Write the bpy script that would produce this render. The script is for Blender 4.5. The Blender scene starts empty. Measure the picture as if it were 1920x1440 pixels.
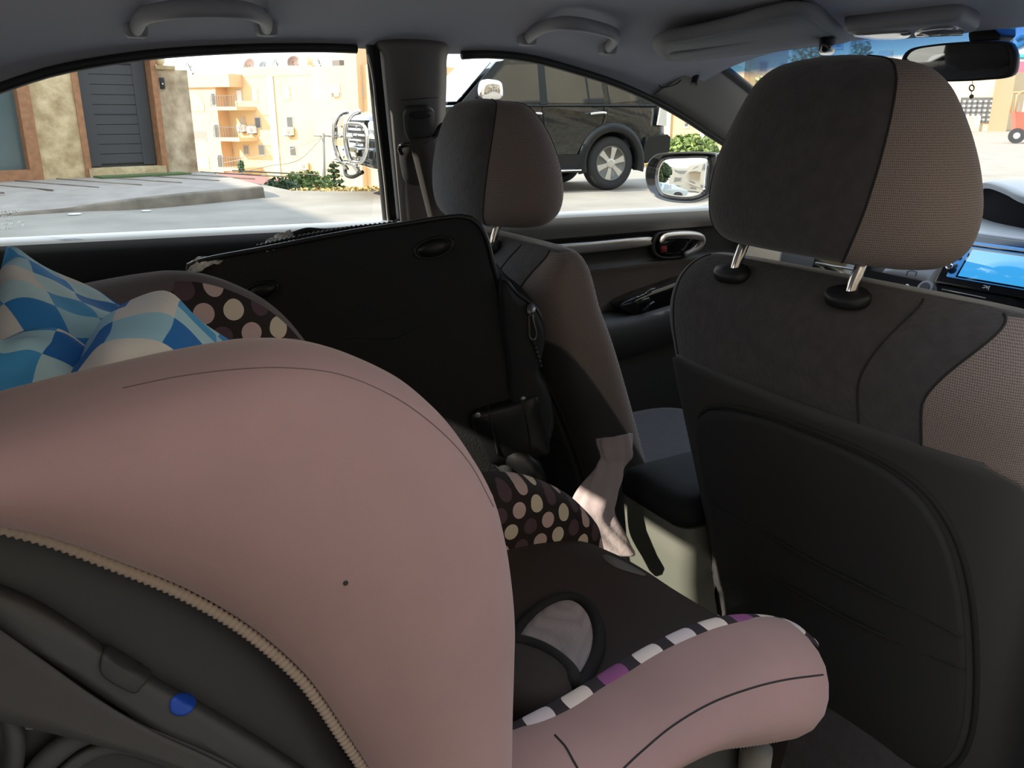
import bpy, bmesh, math, random
from mathutils import Vector, Matrix
from mathutils.bvhtree import BVHTree
rnd = random.Random(7)
PI = math.pi
SC = bpy.context.scene
COL = SC.collection

# ------------------------------------------------------------------ camera, light, exposure
# metres; +Y is the car's driving direction, +X its right side, z = 0 the road
CAM = Vector((0.90, -0.70, 1.15))
YAW, PITCH, FPX = math.radians(60.0), math.radians(-18.0), 1560.0
cd = bpy.data.cameras.new('camera'); cam = bpy.data.objects.new('camera', cd); COL.objects.link(cam)
cam.location = CAM
cam.rotation_euler = (PI / 2 + PITCH, 0, YAW)
cd.sensor_fit = 'HORIZONTAL'; cd.sensor_width = 36.0; cd.lens = 36.0 * FPX / 1920.0
cd.clip_start = 0.02; cd.clip_end = 600
SC.camera = cam
SC.view_settings.view_transform = 'Standard'
SC.view_settings.look = 'None'
SC.view_settings.gamma = 1.0
SC.view_settings.use_curve_mapping = False
SC.view_settings.exposure = 0.80
SC.cycles.use_denoising = True

w = bpy.data.worlds.new('sky'); SC.world = w; w.use_nodes = True
nt = w.node_tree; nt.nodes.clear()
out = nt.nodes.new('ShaderNodeOutputWorld'); bg = nt.nodes.new('ShaderNodeBackground')
tc = nt.nodes.new('ShaderNodeTexCoord'); sx = nt.nodes.new('ShaderNodeSeparateXYZ'); rp = nt.nodes.new('ShaderNodeValToRGB')
nt.links.new(tc.outputs['Generated'], sx.inputs[0]); nt.links.new(sx.outputs['Z'], rp.inputs[0])
rp.color_ramp.elements[0].position = 0.0; rp.color_ramp.elements[0].color = (0.96, 0.97, 1.0, 1)
rp.color_ramp.elements[1].position = 0.7; rp.color_ramp.elements[1].color = (0.66, 0.81, 1.0, 1)
nt.links.new(rp.outputs[0], bg.inputs[0]); bg.inputs[1].default_value = 1.7
nt.links.new(bg.outputs[0], out.inputs[0])

SUN_EL = math.radians(31.5); SUN_TO = Vector((-0.08 * math.cos(SUN_EL), -0.997 * math.cos(SUN_EL), math.sin(SUN_EL)))
sd = bpy.data.lights.new('sun', 'SUN'); sun = bpy.data.objects.new('sun', sd); COL.objects.link(sun)
sun.rotation_euler = SUN_TO.to_track_quat('Z', 'Y').to_euler()
sd.energy = 5.7; sd.angle = math.radians(0.6); sd.color = (1.0, 0.90, 0.74)

# ------------------------------------------------------------------ pixel -> world helpers (frame 1920 x 1440)
H = Vector((-math.sin(YAW), math.cos(YAW), 0)); R = Vector((math.cos(YAW), math.sin(YAW), 0)); U = Vector((0, 0, 1))
FW = H * math.cos(PITCH) + U * math.sin(PITCH)
UP = U * math.cos(PITCH) - H * math.sin(PITCH)
def ray(px, py):
    return FW + R * ((px - 960) / FPX) + UP * ((720 - py) / FPX)
def P(px, py, x=None, y=None, z=None, d=None):
    r = ray(px, py)
    if x is not None: t = (x - CAM.x) / r.x
    elif y is not None: t = (y - CAM.y) / r.y
    elif z is not None: t = (z - CAM.z) / r.z
    else: t = d
    return CAM + r * t
def PP(px, py, n, c):
    n = Vector(n); r = ray(px, py)
    return CAM + r * ((c - n.dot(CAM)) / n.dot(r))
def G(px, py, off=0.0):                     # the slanted side glass on the left
    return PP(px, py, (1, 0, -0.46), -1.1347 + off)

# ------------------------------------------------------------------ materials
def lin(c):
    c = c / 255.0
    return c / 12.92 if c <= 0.04045 else ((c + 0.055) / 1.055) ** 2.4
def rgb(r, g, b): return (lin(r), lin(g), lin(b), 1)
def mat(name, col, rough=0.6, metal=0.0, spec=0.5, bump=None, vary=None, coat=0.0, sheen=0.0, emit=None):
    """bump = (scale, strength); vary = (scale, amount)"""
    m = bpy.data.materials.new(name); m.use_nodes = True
    t = m.node_tree; b = t.nodes['Principled BSDF']
    b.inputs['Base Color'].default_value = col
    b.inputs['Roughness'].default_value = rough
    b.inputs['Metallic'].default_value = metal
    b.inputs['Specular IOR Level'].default_value = spec
    b.inputs['Coat Weight'].default_value = coat
    b.inputs['Sheen Weight'].default_value = sheen
    if emit:
        b.inputs['Emission Color'].default_value = emit[0]; b.inputs['Emission Strength'].default_value = emit[1]
    if bump or vary:
        co = t.nodes.new('ShaderNodeTexCoord')
    if bump:
        n = t.nodes.new('ShaderNodeTexNoise'); n.inputs['Scale'].default_value = bump[0]; n.inputs['Detail'].default_value = 4
        bn = t.nodes.new('ShaderNodeBump'); bn.inputs['Strength'].default_value = bump[1]; bn.inputs['Distance'].default_value = bump[2] if len(bump) > 2 else 0.002
        t.links.new(co.outputs['Object'], n.inputs['Vector']); t.links.new(n.outputs['Fac'], bn.inputs['Height'])
        t.links.new(bn.outputs[0], b.inputs['Normal'])
    if vary:
        n = t.nodes.new('ShaderNodeTexNoise'); n.inputs['Scale'].default_value = vary[0]; n.inputs['Detail'].default_value = 6
        r = t.nodes.new('ShaderNodeValToRGB'); a = vary[1]
        r.color_ramp.elements[0].position = 0.3; r.color_ramp.elements[1].position = 0.7
        r.color_ramp.elements[0].color = (col[0] * (1 - a), col[1] * (1 - a), col[2] * (1 - a), 1)
        hi = vary[2] if len(vary) > 2 else (col[0] * (1 + a), col[1] * (1 + a), col[2] * (1 + a), 1)
        r.color_ramp.elements[1].color = hi
        t.links.new(co.outputs['Object'], n.inputs['Vector']); t.links.new(n.outputs['Fac'], r.inputs[0])
        t.links.new(r.outputs[0], b.inputs['Base Color'])
    return m
def nmath(t, op, a, b=None, c=None):
    n = t.nodes.new('ShaderNodeMath'); n.operation = op
    for i, v in enumerate((a, b, c)):
        if v is None: continue
        if isinstance(v, (int, float)): n.inputs[i].default_value = v
        else: t.links.new(v, n.inputs[i])
    return n.outputs[0]
def weave(name, c0, c1, scale, rough=0.85, bump=0.5):
    """fine open knit: small round holes in a lighter thread"""
    m = mat(name, c0, rough); t = m.node_tree; b = t.nodes['Principled BSDF']
    co = t.nodes.new('ShaderNodeTexCoord'); v = t.nodes.new('ShaderNodeTexVoronoi'); v.feature = 'F1'; v.voronoi_dimensions = '2D'
    sp = t.nodes.new('ShaderNodeSeparateXYZ'); cb = t.nodes.new('ShaderNodeCombineXYZ'); t.links.new(co.outputs['Object'], sp.inputs[0])
    t.links.new(nmath(t, 'ADD', nmath(t, 'ABSOLUTE', sp.outputs['X']), sp.outputs['Y']), cb.inputs[0]); t.links.new(sp.outputs['Z'], cb.inputs[1])
    v.inputs['Scale'].default_value = scale; v.inputs['Randomness'].default_value = 0.12
    r = t.nodes.new('ShaderNodeValToRGB'); r.color_ramp.elements[0].color = c0; r.color_ramp.elements[1].color = c1
    r.color_ramp.elements[0].position = 0.2; r.color_ramp.elements[1].position = 0.55
    bn = t.nodes.new('ShaderNodeBump'); bn.inputs['Strength'].default_value = bump; bn.inputs['Distance'].default_value = 0.001
    t.links.new(cb.outputs[0], v.inputs['Vector']); t.links.new(v.outputs['Distance'], r.inputs[0])
    t.links.new(r.outputs[0], b.inputs['Base Color']); t.links.new(v.outputs['Distance'], bn.inputs['Height']); t.links.new(bn.outputs[0], b.inputs['Normal'])
    b.inputs['Sheen Weight'].default_value = 0.15
    return m
def glass(name, tint=(0.93, 0.95, 0.94, 1), refl=1.0):
    """thin pane: lets light straight through, mirrors a little at grazing angles"""
    m = bpy.data.materials.new(name); m.use_nodes = True; t = m.node_tree; t.nodes.clear()
    o = t.nodes.new('ShaderNodeOutputMaterial'); mx = t.nodes.new('ShaderNodeMixShader')
    tr = t.nodes.new('ShaderNodeBsdfTransparent'); gl = t.nodes.new('ShaderNodeBsdfGlossy'); f = t.nodes.new('ShaderNodeLayerWeight')
    fac = nmath(t, 'ADD', nmath(t, 'MULTIPLY', nmath(t, 'POWER', f.outputs['Facing'], 5.0), 0.5), 0.02)
    tr.inputs[0].default_value = tint; gl.inputs['Roughness'].default_value = 0.02; gl.inputs[0].default_value = (refl, refl, refl, 1)
    t.links.new(fac, mx.inputs[0]); t.links.new(tr.outputs[0], mx.inputs[1]); t.links.new(gl.outputs[0], mx.inputs[2]); t.links.new(mx.outputs[0], o.inputs[0])
    return m
def polka(name, base, cols, pitch, radius, axes=('Y', 'Z'), rough=0.8, uv=False):
    """offset rows of dots in several colours printed on cloth"""
    m = mat(name, base, rough); t = m.node_tree; b = t.nodes['Principled BSDF']
    co = t.nodes.new('ShaderNodeTexCoord'); s = t.nodes.new('ShaderNodeSeparateXYZ')
    t.links.new(co.outputs['UV' if uv else 'Object'], s.inputs[0])
    u = nmath(t, 'DIVIDE', s.outputs[axes[0]], pitch); v = nmath(t, 'DIVIDE', s.outputs[axes[1]], pitch * 0.84)
    row = nmath(t, 'FLOOR', v); odd = nmath(t, 'MULTIPLY', nmath(t, 'FLOORED_MODULO', row, 2.0), 0.5)
    uu = nmath(t, 'ADD', u, odd); cell = nmath(t, 'FLOOR', uu)
    du = nmath(t, 'SUBTRACT', nmath(t, 'SUBTRACT', uu, cell), 0.5)
    dv = nmath(t, 'MULTIPLY', nmath(t, 'SUBTRACT', nmath(t, 'SUBTRACT', v, row), 0.5), 0.84)
    d = nmath(t, 'SQRT', nmath(t, 'ADD', nmath(t, 'MULTIPLY', du, du), nmath(t, 'MULTIPLY', dv, dv)))
    inside = nmath(t, 'LESS_THAN', d, radius)
    # colour runs in threes along each row
    k = nmath(t, 'DIVIDE', nmath(t, 'FLOORED_MODULO', nmath(t, 'ADD', cell, nmath(t, 'MULTIPLY', row, 2.0)), float(len(cols))), float(len(cols)))
    r = t.nodes.new('ShaderNodeValToRGB'); r.color_ramp.interpolation = 'CONSTANT'
    while len(r.color_ramp.elements) < len(cols): r.color_ramp.elements.new(0.5)
    for i, c in enumerate(cols):
        r.color_ramp.elements[i].position = max(0, i / len(cols) - 0.02); r.color_ramp.elements[i].color = c
    t.links.new(k, r.inputs[0])
    mx = t.nodes.new('ShaderNodeMix'); mx.data_type = 'RGBA'
    t.links.new(inside, mx.inputs[0]); mx.inputs[6].default_value = base; t.links.new(r.outputs[0], mx.inputs[7])
    t.links.new(mx.outputs[2], b.inputs['Base Color'])
    return m
def checks(name, cols, size):
    """patchwork of squares in several blues, printed in the cloth's own UV"""
    m = mat(name, cols[0], 0.85); t = m.node_tree; b = t.nodes['Principled BSDF']
    co = t.nodes.new('ShaderNodeTexCoord'); s = t.nodes.new('ShaderNodeSeparateXYZ'); t.links.new(co.outputs['UV'], s.inputs[0])
    fu = nmath(t, 'FLOOR', nmath(t, 'DIVIDE', s.outputs['X'], size)); fv = nmath(t, 'FLOOR', nmath(t, 'DIVIDE', s.outputs['Y'], size))
    cb = t.nodes.new('ShaderNodeCombineXYZ'); t.links.new(fu, cb.inputs[0]); t.links.new(fv, cb.inputs[1])
    wn = t.nodes.new('ShaderNodeTexWhiteNoise'); wn.noise_dimensions = '2D'; t.links.new(cb.outputs[0], wn.inputs['Vector'])
    par = nmath(t, 'FLOORED_MODULO', nmath(t, 'ADD', fu, fv), 2.0)
    k = nmath(t, 'ADD', nmath(t, 'MULTIPLY', par, 0.5), nmath(t, 'MULTIPLY', wn.outputs['Value'], 0.499))
    r = t.nodes.new('ShaderNodeValToRGB'); r.color_ramp.interpolation = 'CONSTANT'
    while len(r.color_ramp.elements) < len(cols): r.color_ramp.elements.new(0.5)
    for i, c in enumerate(cols):
        r.color_ramp.elements[i].position = i / len(cols); r.color_ramp.elements[i].color = c
    t.links.new(k, r.inputs[0]); t.links.new(r.outputs[0], b.inputs['Base Color'])
    return m

# ------------------------------------------------------------------ object helpers
ORG = {}
def props(o, label=None, cat=None, group=None, kind=None):
    if label: o['label'] = label
    if cat: o['category'] = cat
    if group: o['group'] = group
    if kind: o['kind'] = kind
    return o
def thing(name, label, cat, loc, group=None, rot=None):
    o = bpy.data.objects.new(name, None); COL.objects.link(o); o.empty_display_size = 0.05
    o.location = loc; ORG[o.name] = Vector(loc)
    if rot: o.rotation_euler = rot
    return props(o, label, cat, group)
def mesh(name, V, F, m, parent=None, loc=None, smooth=True, uv=None, bevel=None, solid=None, sub=0, label=None, cat=None, group=None, kind=None, local=False, mats=None, fm=None, auto=None):
    """V in world space; the object's origin is its thing's base (or loc)"""
    if cat and loc is None and parent is None:
        V = [Vector(v) for v in V]; loc = (sum(v.x for v in V) / len(V), sum(v.y for v in V) / len(V), min(v.z for v in V))
    if parent is not None: org = Vector((0, 0, 0)) if local else ORG[parent.name]
    else: org = Vector(loc) if loc is not None else Vector((0, 0, 0))
    me = bpy.data.meshes.new(name)
    me.from_pydata([tuple(Vector(v) - (org if not local else Vector((0, 0, 0)))) for v in V], [], F)
    bm = bmesh.new(); bm.from_mesh(me); bmesh.ops.recalc_face_normals(bm, faces=bm.faces) if solid is None else None; bm.to_mesh(me); bm.free()
    for mm in (mats or [m]): me.materials.append(mm)
    if fm:
        for p, k in zip(me.polygons, fm): p.material_index = k
    if uv:
        ul = me.uv_layers.new(name='UVMap')
        for lp in me.loops: ul.data[lp.index].uv = uv[lp.vertex_index]
    if smooth:
        for p in me.polygons: p.use_smooth = True
    o = bpy.data.objects.new(name, me); COL.objects.link(o)
    if parent is not None: o.parent = parent; ORG[o.name] = ORG[parent.name]
    else: o.location = org; ORG[o.name] = org
    if solid:
        s = o.modifiers.new('solid', 'SOLIDIFY'); s.thickness = solid; s.offset = -1
    if bevel:
        b = o.modifiers.new('bevel', 'BEVEL'); b.width = bevel; b.segments = 3; b.limit_method = 'ANGLE'; b.angle_limit = math.radians(40)
    if sub:
        s = o.modifiers.new('sub', 'SUBSURF'); s.levels = sub; s.render_levels = sub
    if auto and smooth:
        me.set_sharp_from_angle(angle=math.radians(auto))
    return props(o, label, cat, group, kind)
def copy_tree(o, loc, label=None, rot=None):
    c = o.copy(); COL.objects.link(c); c.location = loc; ORG[c.name] = Vector(loc)
    if rot is not None: c.rotation_euler = rot
    if label: c['label'] = label
    for ch in list(o.children):
        k = ch.copy(); COL.objects.link(k); k.parent = c
        for g in list(ch.children):
            q = g.copy(); COL.objects.link(q); q.parent = k
    return c

# ------------------------------------------------------------------ shape helpers: each returns (V, F)
def join(*vf):
    V, F = [], []
    for v, f in vf:
        n = len(V); V += [Vector(a) for a in v]; F += [tuple(i + n for i in q) for q in f]
    return V, F
def cr(p0, p1, p2, p3, t):
    return 0.5 * ((2 * p1) + (p2 - p0) * t + (2 * p0 - 5 * p1 + 4 * p2 - p3) * t * t + (3 * p1 - p0 - 3 * p2 + p3) * t ** 3)
def spline(pts, n, closed=False):
    """n points evenly spaced along a Catmull-Rom curve"""
    pts = [Vector(p) for p in pts]; m = len(pts); D = []
    segs = m if closed else m - 1
    for i in range(segs):
        if closed: a, b, c, d = pts[(i - 1) % m], pts[i], pts[(i + 1) % m], pts[(i + 2) % m]
        else:
            b, c = pts[i], pts[i + 1]
            a = pts[i - 1] if i > 0 else b * 2 - c
            d = pts[i + 2] if i + 2 < m else c * 2 - b
        for k in range(16): D.append(cr(a, b, c, d, k / 16))
    D.append(pts[0].copy() if closed else pts[-1].copy())
    L = [0.0]
    for i in range(1, len(D)): L.append(L[-1] + (D[i] - D[i - 1]).length)
    out, j = [], 0
    N = n if closed else n - 1
    for k in range(n):
        s = L[-1] * k / N
        while j < len(L) - 2 and L[j + 1] < s: j += 1
        t = (s - L[j]) / max(1e-9, L[j + 1] - L[j]); out.append(D[j].lerp(D[j + 1], min(1, max(0, t))))
    return out
def rings(Rs, closed=True, cap=True):
    """skin a list of equal rings; fan caps"""
    V, F = [], []; n = len(Rs[0])
    for r in Rs: V += [Vector(p) for p in r]
    for i in range(len(Rs) - 1):
        for j in range(n if closed else n - 1):
            k = (j + 1) % n
            F.append((i * n + j, i * n + k, (i + 1) * n + k, (i + 1) * n + j))
    if cap:
        for base in (0, (len(Rs) - 1) * n):
            c = sum((V[base + j] for j in range(n)), Vector()) / n; V.append(c); ci = len(V) - 1
            for j in range(n): F.append((base + j, base + (j + 1) % n, ci))
    return V, F
def grid(net):
    """open sheet from rows of points"""
    return rings(net, closed=False, cap=False)
def patch(ctrl, nu, nv):
    rows = [spline(r, nu) for r in ctrl]
    cols = [spline([rows[j][i] for j in range(len(rows))], nv) for i in range(nu)]
    return [[cols[i][j] for i in range(nu)] for j in range(nv)]
def tube(path, r, k=8, cap=True, closed=False, flat=1.0, upv=None):
    path = [Vector(p) for p in path]; n = len(path); Rs = []; prev = None
    for i, p in enumerate(path):
        if closed: t = path[(i + 1) % n] - path[i - 1]
        else: t = path[min(i + 1, n - 1)] - path[max(i - 1, 0)]
        t.normalize()
        if prev is None:
            a = Vector(upv) if upv else (Vector((0, 0, 1)) if abs(t.z) < 0.9 else Vector((1, 0, 0)))
        else: a = prev
        u = (a - t * a.dot(t)).normalized(); v = t.cross(u); prev = u
        rr = r(i / (n - 1)) if callable(r) else r
        Rs.append([p + u * (rr * math.cos(2 * PI * j / k)) * flat + v * (rr * math.sin(2 * PI * j / k)) for j in range(k)])
    if closed:
        Rs.append(Rs[0]); return rings(Rs, True, False)
    return rings(Rs, True, cap)
def box(a, b):
    x0, y0, z0 = a; x1, y1, z1 = b
    V = [Vector(p) for p in ((x0, y0, z0), (x1, y0, z0), (x1, y1, z0), (x0, y1, z0), (x0, y0, z1), (x1, y0, z1), (x1, y1, z1), (x0, y1, z1))]
    return V, [(0, 3, 2, 1), (4, 5, 6, 7), (0, 1, 5, 4), (1, 2, 6, 5), (2, 3, 7, 6), (3, 0, 4, 7)]
class Frame:
    """local axes a (right), b (up), c (out of the face)"""
    def __init__(s, o, e, up=(0, 0, 1), n=None):
        s.o = Vector(o); s.e = Vector(e).normalized(); s.u = Vector(up).normalized()
        s.n = Vector(n).normalized() if n else s.e.cross(s.u).normalized()
    def __call__(s, a, b, c=0.0): return s.o + s.e * a + s.u * b + s.n * c
    def box(s, a0, a1, b0, b1, c0, c1):
        V, F = box((a0, b0, c0), (a1, b1, c1)); return [s(*v) for v in V], F
    def loc(s, p):
        q = Vector(p) - s.o; return q.dot(s.e), q.dot(s.u), q.dot(s.n)
    def hit(s, px, py, c=0.0):
        p = PP(px, py, s.n, s.n.dot(s.o) + c); return s.loc(p)
def puffy(outline, prof, f3):
    """outline: 2-D points around a star-shaped face; prof: (scale, height); f3 maps (u, v, h) to space"""
    c = sum((Vector(p) for p in outline), Vector((0, 0))) / len(outline) if len(outline[0]) == 2 else None
    Rs = []
    for s, h in prof:
        Rs.append([f3(c[0] + (p[0] - c[0]) * s, c[1] + (p[1] - c[1]) * s, h) for p in outline])
    return rings(Rs)
def sp2(pts, n, closed=True):
    return [(p.x, p.y) for p in spline([(a, b, 0) for a, b in pts], n, closed)]
def disc(c, n, r, k=24, thick=0.002, rx=None):
    n = Vector(n).normalized(); a = Vector((0, 0, 1)) if abs(n.z) < 0.9 else Vector((1, 0, 0))
    u = n.cross(a).normalized(); v = n.cross(u); c = Vector(c); rx = rx or r
    ring = lambda s, h: [c + n * h + u * (rx * s * math.cos(2 * PI * j / k)) + v * (r * s * math.sin(2 * PI * j / k)) for j in range(k)]
    return rings([ring(1, 0), ring(1, thick * 0.7), ring(0.9, thick), ring(0.4, thick)])
def cyl(a, b, r, k=16, r2=None): return tube([a, b], (lambda t: r + ((r2 if r2 is not None else r) - r) * t), k)
def bvh(*vf):
    V, F = join(*vf); return BVHTree.FromPolygons([tuple(v) for v in V], F)
def hit(tree, px, py, off=0.0):
    loc, nor, i, d = tree.ray_cast(CAM, ray(px, py).normalized())
    if loc is None: return None
    if nor.dot(ray(px, py)) > 0: nor = -nor
    return loc + nor * off
def on(tree, pts, off=0.0):
    return [h for h in (hit(tree, x, y, off) for x, y in pts) if h is not None]
def patch_on(tree, outline, prof, n=48):
    """a thin raised panel that follows the surface under an outline"""
    o = sp2(outline, n); cx = sum(p[0] for p in o) / n; cy = sum(p[1] for p in o) / n; Rs = []
    for s, off in prof:
        r = [hit(tree, cx + (x - cx) * s, cy + (y - cy) * s, off) for x, y in o]
        last = next((q for q in r if q is not None), None)
        for i in range(n):
            if r[i] is None: r[i] = last
            else: last = r[i]
        Rs.append(r)
    return rings(Rs)
def leaves(c, rad, n, size, seed=1, squash=1.0):
    q = random.Random(seed); V, F = [], []; c = Vector(c)
    for i in range(n):
        d = Vector((q.gauss(0, 1), q.gauss(0, 1), q.gauss(0, 1))).normalized() * (q.random() ** 0.4)
        p = c + Vector((d.x * rad[0], d.y * rad[1], d.z * rad[2]))
        a = Vector((q.uniform(-1, 1), q.uniform(-1, 1), q.uniform(-.5, 1))).normalized(); b = a.orthogonal().normalized()
        b.rotate(Matrix.Rotation(q.uniform(0, 6.3), 3, a)); s = size * q.uniform(0.6, 1.4)
        k = len(V); V += [p - a * s, p + b * s * 0.45, p + a * s, p - b * s * 0.45]; F.append((k, k + 1, k + 2, k + 3))
    return V, F
def crect(x0, x1, y0, y1, z, r=0.025):
    o = []
    for cx_, cy_, a0 in ((x1 - r, y1 - r, 0), (x0 + r, y1 - r, 90), (x0 + r, y0 + r, 180), (x1 - r, y0 + r, 270)):
        for k in range(7): a = math.radians(a0 + 15 * k); o.append(Vector((cx_ + r * math.cos(a), cy_ + r * math.sin(a), z)))
    return o

# ================================================================== materials of the car
M = {}
M['headliner'] = mat('headliner_felt', (0.43, 0.44, 0.51, 1), 0.95, bump=(900, 0.25, 0.001))
M['roof_paint'] = mat('dark_roof_paint', (0.02, 0.025, 0.03, 1), 0.25, coat=0.5)
M['rubber'] = mat('black_rubber', (0.016, 0.017, 0.019, 1), 0.6)
M['black'] = mat('black_plastic', (0.016, 0.016, 0.018, 1), 0.5, bump=(1500, 0.2, 0.0006))
M['gloss'] = mat('gloss_black', (0.008, 0.008, 0.009, 1), 0.12, coat=0.6)
M['dark_grey'] = mat('charcoal_plastic', (0.050, 0.049, 0.050, 1), 0.55, bump=(1600, 0.25, 0.0006))
M['mid_grey'] = mat('grey_plastic', (0.19, 0.186, 0.184, 1), 0.55, bump=(1600, 0.25, 0.0006))
M['pillar_a'] = mat('windscreen_pillar_plastic', (0.30, 0.275, 0.255, 1), 0.6, bump=(1600, 0.2, 0.0005))
M['pillar'] = mat('pillar_grey_plastic', (0.14, 0.132, 0.132, 1), 0.6, bump=(1600, 0.2, 0.0005))
M['sill'] = mat('sill_sky_highlight', (0.36, 0.38, 0.40, 1), 0.28)  # sky highlight along the dark sill, put into the colour
M['door_cloth'] = mat('door_brown_cloth', (0.15, 0.125, 0.112, 1), 0.9, bump=(700, 0.4, 0.001))
M['silver'] = mat('satin_silver_trim', (0.52, 0.49, 0.46, 1), 0.32, metal=0.7)
M['chrome'] = mat('chrome', (0.85, 0.85, 0.86, 1), 0.08, metal=1.0)
M['mirror'] = mat('mirror_silver', (0.92, 0.94, 0.95, 1), 0.0, metal=1.0)
M['belt'] = mat('grey_belt_webbing', (0.055, 0.051, 0.050, 1), 0.8, bump=(1200, 0.4, 0.0006))
M['carpet'] = mat('dark_carpet', (0.018, 0.018, 0.02, 1), 0.95, bump=(500, 0.8, 0.003))
M['glass'] = glass('side_glass', (0.90, 0.93, 0.91, 1))

# ================================================================== the car's shell
def belt(y): return 0.945 - 0.017 * (y + 0.07)
rear_px = [(0, 163), (100, 131), (200, 112), (310, 98), (450, 90), (560, 88), (660, 90)]
front_px = [(845, 102), (900, 100), (980, 107), (1060, 127), (1160, 160), (1250, 203), (1330, 254), (1380, 287)]
wt = [Vector((0, -1.18, 0.93)), Vector((0, -1.0, 1.045)), Vector((0, -0.85, 1.128))] + [G(*p) for p in rear_px] + [G(*p) for p in front_px]
wt += [Vector((0, 1.0, 0.985)), Vector((0, 1.12, 0.93))]
wt = spline([Vector((0, p.y, p.z)) for p in wt], 120)
def zE(y):
    for a, b in zip(wt, wt[1:]):
        if a.y <= y <= b.y: return a.z + (b.z - a.z) * (y - a.y) / max(1e-6, b.y - a.y)
    return wt[0].z if y < wt[0].y else wt[-1].z
def gx(z): return -1.1347 + 0.46 * z            # x of the left side glass at height z
def E(y, s=1): z = zE(y); return Vector((gx(z) if s > 0 else -gx(z), y, z))
def zc(y): return 1.315 - 0.03 * (y / (0.62 if y > 0 else 1.15)) ** 2
def roofpt(u, y, up=0.0):
    e = E(y); c = zc(y)
    return Vector((-u * e.x, y, c - (c - e.z) * abs(u) ** 4.5 + up))
def yfront(u): return 0.56 + 0.13 * (1 - u * u)
us = [math.copysign(abs(k / 24) ** 0.8, k) for k in range(-24, 25)]
net = [[roofpt(u, -1.13 + (yfront(u) + 1.13) * j / 36) for u in us] for j in range(37)]
CEIL = grid(net)
mesh('ceiling', *CEIL, M['headliner'], kind='structure', label='dark grey felt roof lining over the whole cabin')
net2 = [[roofpt(u * 1.0, -1.16 + (yfront(u) + 1.19) * j / 20, 0.03) + Vector((0.03 * u, 0, 0)) for u in us[::2]] for j in range(21)]
mesh('roof', *grid(net2), M['roof_paint'], kind='structure')
CB = bvh(CEIL)

# rubber seals round the left windows
for k, pts in enumerate([[E(-1.0 + 0.83 * i / 30) for i in range(31)], [E(0.03 + 1.06 * i / 40) for i in range(41)]]):
    mesh('trim_%d' % (k + 1), *tube([p + Vector((0.012, 0, -0.002)) for p in pts], 0.0075, 8), M['rubber'], kind='structure')
# left side behind the rear door, with its mirror image on the right
for s, nm in ((1, 'wall_left'), (-1, 'wall_right')):
    top = [E(-1.75 + 0.9 * i / 12, s) if -1.75 + 0.9 * i / 12 > -1.18 else Vector((-0.6 * s, -1.75 + 0.9 * i / 12, 0.97)) for i in range(13)]
    y1 = -0.95
    rows = [[Vector((-s * 0.70, min(p.y, y1), 0.28)) for p in top], [Vector((-s * 0.70, min(p.y, y1), 0.93)) for p in top], [Vector((p.x, min(p.y, y1), p.z)) for p in top]]
    mesh(nm, *grid(rows), M['dark_grey'], kind='structure')

# A pillars
def wline(t):          # windscreen side edge
    pts = [Vector((-0.50, 0.588, 1.257)), Vector((-0.56, 0.805, 1.178)), Vector((-0.62, 1.02, 1.07)), Vector((-0.67, 1.22, 0.955))]
    return spline(pts, 40)[min(39, int(t * 39))]
for s, nm in ((1, 'trim_3'), (-1, 'trim_4')):
    rows = []
    for i in range(40):
        t = i / 39; a = E(0.50 + 0.66 * t); b = wline(t); r = []
        for k in range(9):
            q = k / 8; p = a.lerp(b, q) + Vector((0.022, -0.012, 0.004)) * math.sin(PI * q) ** 0.6
            r.append(Vector((p.x * s, p.y, p.z)))
        rows.append(r)
    mesh(nm, *grid(rows), M['pillar_a'], kind='structure')
    if s > 0: AB = bvh(grid(rows))
    mesh('trim_%d' % (5 if s > 0 else 6), *tube([Vector(((wline(i / 39).x + 0.004) * s, wline(i / 39).y, wline(i / 39).z)) for i in range(40)], 0.009, 8), M['rubber'], kind='structure')

# windscreen with its blue shade band, rear screen
def wsurf(u, v):
    e = wline(v)
    top = Vector((0, 0.69, 1.287)); bot = Vector((0, 1.42, 0.95)); c = top.lerp(bot, v) + Vector((0, 0.03, 0.035)) * math.sin(PI * v)
    q = abs(u); k = q ** 2
    return Vector((u * abs(e.x), c.y + (e.y - c.y) * k, c.z + (e.z - c.z) * k))
gm = glass('windscreen_glass', (0.93, 0.95, 0.93, 1)); t = gm.node_tree
tr = [n for n in t.nodes if n.type == 'BSDF_TRANSPARENT'][0]
uvn = t.nodes.new('ShaderNodeUVMap'); s_ = t.nodes.new('ShaderNodeSeparateXYZ'); r_ = t.nodes.new('ShaderNodeValToRGB')
t.links.new(uvn.outputs[0], s_.inputs[0]); t.links.new(s_.outputs['Y'], r_.inputs[0]); t.links.new(r_.outputs[0], tr.inputs[0])
r_.color_ramp.elements[0].position = 0.0; r_.color_ramp.elements[0].color = (0.015, 0.085, 0.34, 1)
r_.color_ramp.elements[1].position = 0.175; r_.color_ramp.elements[1].color = (0.93, 0.95, 0.93, 1)
e_ = r_.color_ramp.elements.new(0.12); e_.color = (0.06, 0.21, 0.56, 1)
net = [[wsurf(-1 + 2 * i / 30, j / 24) for i in range(31)] for j in range(25)]
mesh('window_3', *grid(net), gm, uv=[(i / 30, j / 24) for j in range(25) for i in range(31)], kind='structure', label='windscreen glass with a blue shade band along its top')
net = [[Vector((u * (0.5 + 0.08 * v), -1.12 - 0.62 * v - 0.05 * (1 - u * u), 1.285 - 0.30 * v)) for u in [-1 + i / 8 for i in range(17)]] for v in [j / 8 for j in range(9)]]
mesh('window_4', *grid(net), M['glass'], kind='structure')
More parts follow.
